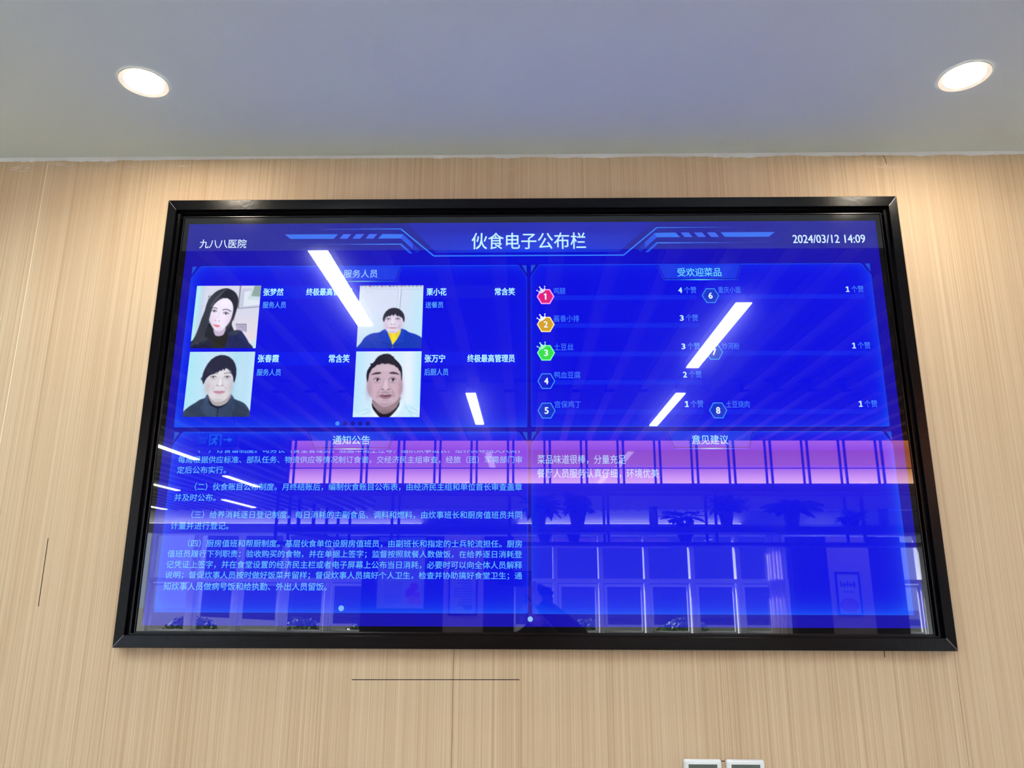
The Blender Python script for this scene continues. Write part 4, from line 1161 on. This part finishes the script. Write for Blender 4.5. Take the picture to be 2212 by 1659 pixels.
# the wing that runs back along the aisle
for z0, z1 in ((2.205, 2.272), (2.672, 2.73)):
    B().box(-2.96, -2.90, -11.4, YR - .5, z0, z1).build('side_rail', M['black_metal'], rack)
for y in (-7.9, -8.6, -9.3, -10.0, -10.8):
    B().box(-2.95, -2.91, y - .02, y + .02, 2.272, 2.672).build('post', M['black_metal'], rack)
# rods that hold the rack up
for x in (-2.95, .965, 5.2):
    B().box(x - .012, x + .012, YR - .492, YR - .468, 2.72, 3.3).build('hanger_rod', M['black_metal'], rack)

def plant(x, y, z, pr, ph, fh, spread, n, seed, label, lf=.16):
    rs = random.Random(seed)
    r = empty('potted_plant', (x, y, z))
    tag(r, label, 'plant', 'potted plants on the hanging rack')
    B().lathe((x, y, z), [(.0001, .0005), (pr * .72, .0005), (pr, ph), (pr * 1.08, ph), (pr * 1.08, ph + .015), (pr * .9, ph + .015), (pr * .88, ph - .01), (.0001, ph - .01)], 24).build('pot', M['pot'], r, smooth=False)
    q = B()
    for k in range(n):
        t = rs.random() * 2 * PI
        el_ = rs.random()
        tip = Vector((math.cos(t) * spread * (.35 + .65 * rs.random()), math.sin(t) * .17 * (.35 + .65 * rs.random()), fh * (.25 + .75 * el_)))
        base = Vector((math.cos(t) * pr * .5, math.sin(t) * pr * .4, 0))
        o_ = Vector((x, y, z + ph - .005))
        mid = (base + tip) * .5 + Vector((0, 0, fh * .28))
        d = (tip - mid).normalized()
        q.tube([o_ + base, o_ + base * .5 + mid * .5, o_ + mid, o_ + tip - d * lf * .5], .003, 5)
        sd = d.cross(Vector((0, 0, 1)))
        if sd.length < .05: sd = Vector((1, 0, 0))
        sd = (sd.normalized() + Vector((0, 0, .5 * (rs.random() - .5)))).normalized()
        L_ = lf * (.7 + .6 * rs.random()); wd = L_ * .42
        c0 = o_ + tip - d * L_ * .5
        ax = [c0 + d * L_ * s_ + Vector((0, 0, -.14 * L_ * s_ * s_)) for s_ in (0, .25, .5, .75, 1)]
        ws_ = [0.12, .85, 1, .6, .03]
        for i in range(4):
            for sg in (-1, 1):
                up_ = Vector((0, 0, .18 * wd))
                q.face([ax[i], ax[i + 1], ax[i + 1] + sd * wd * sg * ws_[i + 1] + up_, ax[i] + sd * wd * sg * ws_[i] + up_][::sg])
    q.build('foliage', M['leaf'], r, smooth=True)
    return r
ys = YR - .2
plant(.15, ys, 2.2725, .10, .15, .2, .2, 60, 1, 'bushy dark plant on the rack shelf, nearest the page middle', .22)
plant(.62, ys, 2.2725, .10, .15, .2, .13, 50, 2, 'tall dense plant on the rack shelf beside the bushy one', .20)
plant(.22, ys, 2.0925, .075, .08, .008, .07, 6, 21, 'small pot on the lower shelf under the bushy plant', .07)
plant(.57, ys, 2.0925, .075, .08, .008, .08, 8, 22, 'small pot on the lower shelf under the tall dense plant', .07)
plant(1.90, ys, 2.2725, .08, .03, .16, .26, 40, 3, 'low spreading plant on the rack, right of the glass jar', .13)
plant(1.90, ys, 2.0925, .085, .08, .008, .07, 5, 31, 'small pot on the lower shelf under the low spreading plant', .06)
plant(2.40, ys, 2.2725, .085, .15, .22, .24, 55, 4, 'round leafy plant on the rack between two others', .16)
plant(3.18, ys, 2.2725, .10, .17, .11, .28, 40, 5, 'large broad-leaved plant on the rack in a tall pot', .26)
plant(3.9, ys, 2.2725, .07, .05, .14, .15, 34, 6, 'low plant on the rack, farthest from the page middle', .13)
gj = mat('smoky_glass_jar', (60, 62, 70), .1)
for x, h, lb in ((1.53, .235, 'tall dark jar with lid on the rack shelf, beside the low spreading plant'), (4.27, .21, 'tall dark jar with lid on the rack shelf, at the far end')):
    r = empty('jar', (x, ys, 2.2725)); tag(r, lb, 'jar', 'jars on the hanging rack')
    B().lathe((x, ys, 2.2725), [(.0001, .0005), (.05, .0005), (.052, .01), (.052, h - .03), (.046, h - .01), (.0001, h - .01)], 24).build('body', gj, r, smooth=True)
    B().lathe((x, ys, 2.2725 + h - .0095), [(.0001, 0), (.06, 0), (.06, .02), (.0001, .02)], 24).build('lid', M['black_metal'], r)

# exit sign hung from the slats
ex = empty('exit_sign', (-3.23, -5.8, 2.99))
tag(ex, 'green exit sign with running figure and arrow hanging from the slatted ceiling', 'sign')
B().box(-3.46, -3.0, -5.83, -5.80, 2.99, 3.14).build('sign_plate', mat('dark_green_sign', (10, 46, 30), .4), ex)
for x in (-3.4, -3.06): B().box(x - .006, x + .006, -5.821, -5.809, 3.14, 3.31).build('hanger_rod', M['black_metal'], ex)
gm = mat('lit_green', (30, 160, 110), emit=(.05, .8, .42), estr=2.2, sample='NONE')
Yx = -5.799
q = B()
def sp_(pts): q.prism([(x, Yx - .001, z) for x, z in pts], (0, .002, 0))
# doorway
for a in ((-3.30, -3.29, 3.01, 3.13), (-3.185, -3.175, 3.01, 3.13), (-3.29, -3.185, 3.12, 3.13)): q.box(a[0], a[1], Yx - .001, Yx + .001, a[2], a[3])
# running figure, leaning the way the arrow points (+x)
q.prism([(-3.228 + .011 * math.cos(t), Yx - .001, 3.105 + .011 * math.sin(t)) for t in np.linspace(0, 2 * PI, 14)[:-1]], (0, .002, 0))
for a, b, w in (((-3.236, 3.09), (-3.25, 3.055), .011), ((-3.25, 3.055), (-3.222, 3.04), .008), ((-3.222, 3.04), (-3.232, 3.015), .007), ((-3.25, 3.055), (-3.262, 3.033), .008), ((-3.262, 3.033), (-3.282, 3.028), .007), ((-3.236, 3.088), (-3.208, 3.075), .006), ((-3.238, 3.088), (-3.266, 3.078), .006), ((-3.266, 3.078), (-3.272, 3.06), .005)):
    d = Vector((b[0] - a[0], b[1] - a[1])).normalized(); n_ = Vector((-d.y, d.x)) * w
    sp_([Vector(a) + n_, Vector(b) + n_, Vector(b) - n_, Vector(a) - n_])
# arrow
sp_([(-3.155, 3.078), (-3.09, 3.078), (-3.09, 3.067), (-3.155, 3.067)]); sp_([(-3.10, 3.10), (-3.055, 3.0725), (-3.10, 3.045)])
q.build('pictogram', gm, ex)
def sign_text(s, xr, z0, z1, wid):
    me = text_mesh(s, 0, 0, 100, 100)
    co = np.empty(len(me.vertices) * 3); me.vertices.foreach_get('co', co); co = co.reshape(-1, 3)
    k = (co - co.min(0)) / np.maximum(co.max(0) - co.min(0), 1e-9)
    # read from the display side: text runs towards -x
    w = np.stack([xr - k[:, 0] * wid, np.full(len(k), Yx + .0003), z0 + k[:, 2] * (z1 - z0)], 1)
    me.vertices.foreach_set('co', w.ravel()); me.update(); me.flip_normals()
    link('lettering', me, ex, [gm])
sign_text('安全出口', -3.32, 3.075, 3.105, .115)
sign_text('EXIT', -3.335, 3.035, 3.06, .08)

# ground, bushes and a far hedge wall outside
def bush(x, y, z, w, h, n, seed, label):
    rs = random.Random(seed)
    r = empty('bush', (x, y, z)); tag(r, label, 'bush', 'bushes outside the windows')
    q = B()
    for k in range(n):
        t, f = rs.random() * 2 * PI, math.acos(1 - 1.0 * rs.random())
        rr = .75 + .25 * rs.random()
        c = Vector((x + w * rr * math.sin(f) * math.cos(t), y + w * .7 * rr * math.sin(f) * math.sin(t), z + .05 + h * rr * math.cos(f)))
        a = Vector((rs.gauss(0, 1), rs.gauss(0, 1), rs.gauss(0, 1))).normalized(); b = a.cross(Vector((rs.gauss(0, 1), rs.gauss(0, 1), rs.gauss(0, 1)))).normalized()
        s = .05 + .05 * rs.random()
        q.face([c - a * s, c + b * s * .45, c + a * s, c - b * s * .45])
    q.build('leaves', M['bush'], r)
    q = B()
    for k in range(5): q.tube([(x, y, z), (x + w * .4 * (rs.random() - .5), y + w * .3 * (rs.random() - .5), z + h * .75)], .015, 6)
    q.build('stem', M['bark'], r)
M['bush'] = mat('bush_leaf', (86, 120, 44), .5)
for i, (x, w, h, lb) in enumerate(((-9.0, .8, .62, 'leafy bush outside the windows, farthest left in the mirror image'), (-6.1, .7, .58, 'leafy bush outside, behind the second window frame'), (1.6, .6, .55, 'leafy bush outside, right of the person'), (4.2, .8, .6, 'leafy bush outside, under the right-hand windows'), (-4.3, .6, .45, 'small leafy bush outside, beside the dark partition'))):
    bush(x, -19.2, 0, w, h, 700, 50 + i, lb)
og = B().box(-14, 14, -33, -31.8, 0, 7).build('wall_outside', mat('grey_building', (92, 96, 104), .9)); tag(og, 'grey building across the yard', kind='structure')
# ------------------------------------------------------------------ the person taking the picture (seen only in the mirror of the screen)
def ellipsoid(q, c, r, n=20, m=12):
    c = Vector(c); rings = []
    for j in range(1, m):
        f = PI * j / m
        rings.append([q.bm.verts.new(c + Vector((r[0] * math.sin(f) * math.cos(2 * PI * i / n), r[1] * math.sin(f) * math.sin(2 * PI * i / n), r[2] * math.cos(f)))) for i in range(n)])
    t = q.bm.verts.new(c + Vector((0, 0, r[2]))); b = q.bm.verts.new(c - Vector((0, 0, r[2])))
    for i in range(n):
        q.bm.faces.new([t, rings[0][i], rings[0][(i + 1) % n]]); q.bm.faces.new([b, rings[-1][(i + 1) % n], rings[-1][i]])
    for a, d in zip(rings, rings[1:]):
        for i in range(n): q.bm.faces.new([a[i], d[i], d[(i + 1) % n], a[(i + 1) % n]])
def limb(q, pts, rad, n=14):
    q.tube(pts, rad, n)
    for p, r_ in zip(pts, rad): ellipsoid(q, p, (r_, r_, r_), 14, 9)
def fuse(o, vox, it=6):
    m = o.modifiers.new('one_surface', 'REMESH'); m.mode = 'VOXEL'; m.voxel_size = vox; m.use_smooth_shade = True
    s_ = o.modifiers.new('soften', 'SMOOTH'); s_.iterations = it; s_.factor = .5
HXp, HYp = .058, -2.335
skin = mat('skin', (206, 160, 134), .5); cloth = mat('dark_jacket', (24, 25, 32), .8); jean = mat('dark_trousers', (30, 32, 40), .85); hairm = mat('black_hair', (14, 12, 12), .45); shoe = mat('black_shoe', (18, 18, 18), .5)
per = empty('person', (HXp, -2.38, 0))
tag(per, 'person in dark jacket raising a phone, mirrored as a dark shape in the screen', 'person')
SH = [(-.165 + HXp, -2.37, 1.345), (.165 + HXp, -2.37, 1.355)]
EL = [(-.185, -2.44, 1.09), (.262, -2.20, 1.40)]
WR = [(-.10, -2.23, 1.03), (.048, -2.02, 1.585)]
PC = Vector((-.0625, -1.9215, 1.690))       # phone centre
q = B()
# trunk, neck, head
limb(q, [(HXp, -2.38, .93), (HXp, -2.38, 1.06), (HXp, -2.375, 1.2), (HXp, -2.375, 1.31)], [.135, .12, .135, .125], 20)
limb(q, [(HXp, -2.372, 1.33), (HXp, -2.355, 1.40), (HXp, -2.345, 1.46)], [.075, .056, .054])
ellipsoid(q, (HXp, HYp - .005, 1.565), (.073, .092, .088), 28, 18)
ellipsoid(q, (HXp, HYp + .018, 1.508), (.056, .066, .072), 24, 14)
ellipsoid(q, (HXp, HYp + .066, 1.462), (.024, .022, .018))
q.tube([(HXp, HYp + .082, 1.548), (HXp, HYp + .098, 1.522), (HXp, HYp + .103, 1.512), (HXp, HYp + .086, 1.506)], [.007, .010, .012, .009], 10)
for s in (-1, 1):
    ellipsoid(q, (HXp + s * .011, HYp + .092, 1.511), (.008, .008, .007), 10, 7)
    ellipsoid(q, (HXp + s * .075, HYp - .004, 1.535), (.008, .019, .031), 12, 8)
    q.tube([(HXp + s * .012, HYp + .082, 1.570), (HXp + s * .030, HYp + .084, 1.574), (HXp + s * .048, HYp + .068, 1.567)], [.006, .007, .005], 8)
q.tube([(HXp - .024, HYp + .078, 1.484), (HXp - .008, HYp + .087, 1.488), (HXp + .008, HYp + .087, 1.488), (HXp + .024, HYp + .078, 1.484)], [.004, .006, .006, .004], 8)
q.tube([(HXp - .02, HYp + .079, 1.477), (HXp, HYp + .087, 1.475), (HXp + .02, HYp + .079, 1.477)], [.004, .0065, .004], 8)
# legs and feet
for s in (-1, 1):
    limb(q, [(HXp + s * .085, -2.38, .9), (HXp + s * .095, -2.37, .68), (HXp + s * .10, -2.37, .47), (HXp + s * .10, -2.385, .3), (HXp + s * .10, -2.39, .09)], [.088, .075, .055, .052, .038])
    limb(q, [(HXp + s * .10, -2.40, .05), (HXp + s * .105, -2.31, .035), (HXp + s * .11, -2.22, .026)], [.042, .036, .024])
# arms
for k in (0, 1):
    e, w_ = Vector(EL[k]), Vector(WR[k])
    limb(q, [SH[k], Vector(SH[k]) * .5 + e * .5, e, e * .6 + w_ * .4, w_], [.056, .047, .040, .039, .026])
# hands: palm, four bent fingers of unequal length over the phone's edge, thumb from the side of the palm
def hand(k):
    s = -1 if k == 0 else 1            # which end of the phone
    w_ = Vector(WR[k])
    edge = PC.x + s * .0805
    palm = Vector((edge - s * .004, -1.966, 1.640))
    q.tube([w_, w_ * .45 + palm * .55, palm], [.025, .027, .026], 12)
    ellipsoid(q, palm, (.030, .016, .034), 16, 10)
    kn = [Vector((edge + s * .012, -1.958, 1.662 - .0185 * i)) for i in range(4)]
    ln = [.95, 1.08, 1.0, .8]
    for i, p in enumerate(kn):
        base = palm + Vector((s * .010, .004, .022 - .0165 * i))
        a = p + Vector((s * .010, .016 * ln[i], .006))
        b = a + Vector((-s * .006, .022 * ln[i], .004))
        c = b + Vector((-s * .020, .006 * ln[i], .003))
        limb(q, [base, a, b, c], [.0105, .0092, .0084, .0072], 10)
    limb(q, [palm + Vector((-s * .020, .004, -.012)), palm + Vector((-s * .040, .012, .008)), palm + Vector((-s * .050, .020, .030)), palm + Vector((-s * .050, .022, .048))], [.013, .0112, .0098, .008], 10)
hand(1)
pw = Vector(WR[0]); pl = pw + Vector((.055, .035, -.005))          # the relaxed left hand
q.tube([pw, (pw + pl) / 2, pl], [.025, .027, .027], 12); ellipsoid(q, pl, (.034, .018, .034), 16, 10)
for i, l_ in enumerate((.95, 1.08, 1.0, .8)):
    a0 = pl + Vector((.024, .006, .026 - .0185 * i))
    a1 = a0 + Vector((.030 * l_, .010, -.002)); a2 = a1 + Vector((.020 * l_, -.008, -.006)); a3 = a2 + Vector((.010 * l_, -.014, -.005))
    limb(q, [pl + Vector((.004, .002, .022 - .0165 * i)), a0, a1, a2, a3], [.0105, .0098, .0092, .0084, .0072], 10)
limb(q, [pl + Vector((-.014, .008, .020)), pl + Vector((-.002, .016, .044)), pl + Vector((.012, .014, .062)), pl + Vector((.024, .006, .072))], [.013, .0112, .0098, .008], 10)
body = q.build('body', skin, per); fuse(body, .0065, 3)
# eyes and brows
for s in (-1, 1):
    q = B(); ellipsoid(q, (HXp + s * .031, HYp + .074, 1.553), (.0125, .009, .0075), 14, 9); q.build('eye', mat('eye_white', (230, 228, 226), .2), per, smooth=True)
    q = B(); ellipsoid(q, (HXp + s * .031, HYp + .0815, 1.5535), (.0055, .003, .0055), 12, 8); q.build('iris', hairm, per, smooth=True)
    q = B(); q.tube([(HXp + s * .014, HYp + .088, 1.572), (HXp + s * .031, HYp + .089, 1.578), (HXp + s * .05, HYp + .074, 1.571)], [.003, .0035, .002], 8); q.build('eyebrow', hairm, per)
# hair
q = B()
ellipsoid(q, (HXp, HYp - .014, 1.578), (.082, .094, .084), 28, 18)
ellipsoid(q, (HXp, HYp - .045, 1.52), (.072, .06, .06), 20, 12)
for i in range(9):
    a = -1.1 + 2.2 * i / 8
    q.tube([(HXp + .06 * math.sin(a), HYp + .035 + .02 * math.cos(a), 1.635), (HXp + .078 * math.sin(a), HYp + .062 + .022 * math.cos(a), 1.612), (HXp + .076 * math.sin(a), HYp + .060 + .03 * math.cos(a), 1.592)], [.02, .014, .006], 8)
hr = q.build('hair', hairm, per); fuse(hr, .008, 3)
# jacket
q = B()
limb(q, [(HXp, -2.38, .86), (HXp, -2.38, 1.02), (HXp, -2.375, 1.2), (HXp, -2.375, 1.30), (HXp, -2.37, 1.345)], [.168, .165, .168, .16, .115], 24)
limb(q, [(HXp, -2.372, 1.34), (HXp, -2.36, 1.42)], [.095, .074], 20)
for k in (0, 1):
    e, w_ = Vector(EL[k]), Vector(WR[k])
    limb(q, [SH[k], Vector(SH[k]) * .5 + e * .5, e, e * .6 + w_ * .4, e * .1 + w_ * .9], [.074, .064, .056, .052, .040], 16)
jk = q.build('jacket', cloth, per); fuse(jk, .013, 4)
q = B()
limb(q, [(HXp, -2.38, .95), (HXp, -2.38, .86)], [.145, .15], 20)
for s in (-1, 1):
    limb(q, [(HXp + s * .088, -2.38, .88), (HXp + s * .096, -2.37, .68), (HXp + s * .10, -2.37, .47), (HXp + s * .10, -2.385, .28), (HXp + s * .10, -2.39, .12)], [.105, .09, .073, .068, .062], 18)
tr_ = q.build('trousers', jean, per); fuse(tr_, .013, 4)
for s in (-1, 1):
    q = B()
    limb(q, [(HXp + s * .10, -2.41, .052), (HXp + s * .105, -2.31, .044), (HXp + s * .11, -2.215, .034)], [.052, .044, .034], 16)
    for v in q.bm.verts: v.co.z = max(v.co.z, .001)
    sh_ = q.build('shoe', shoe, per); fuse(sh_, .008, 2)
# the phone, right behind the camera position, tilted up like the view
ph = empty('phone', PC)
tag(ph, 'dark phone held sideways in one raised hand, mirrored in front of the person', 'phone')
q = B()
hw, hh, n_ = .0805, .0385, 8
loop = []
for sx, sz, a0 in ((1, 1, 0), (-1, 1, 90), (-1, -1, 180), (1, -1, 270)):
    for i in range(n_ + 1):
        t = math.radians(a0 + 90 * i / n_)
        loop.append((sx * (hw - .009) + .009 * math.cos(t), 0, sz * (hh - .009) + .009 * math.sin(t)))
q.prism(loop, (0, -.008, 0))
RM = Matrix.Translation(PC) @ Matrix.Rotation(PITCH, 4, 'X')
for v in q.bm.verts: v.co = RM @ v.co
q.build('case', mat('dark_phone_case', (16, 17, 20), .3), ph)
q = B()
for dx, dz in ((.062, .016), (.062, -.012)):
    q.lathe((0, 0, 0), [(.0001, .0018), (.007, .0018), (.0085, 0)], 20, axis='Y')
    q.bm.verts.ensure_lookup_table()
    for v in list(q.bm.verts)[-60:]: v.co = v.co + Vector((dx, 0, dz))
for v in q.bm.verts: v.co = RM @ v.co
q.build('lens', mat('lens_glass', (6, 6, 10), .05), ph)
q = B(); q.face([(-.075, -.0085, -.034), (.075, -.0085, -.034), (.075, -.0085, .034), (-.075, -.0085, .034)])
for v in q.bm.verts: v.co = RM @ v.co
q.build('touch_screen', mat('phone_screen', (10, 10, 14), .1, emit=(.1, .14, .4), estr=.6), ph)
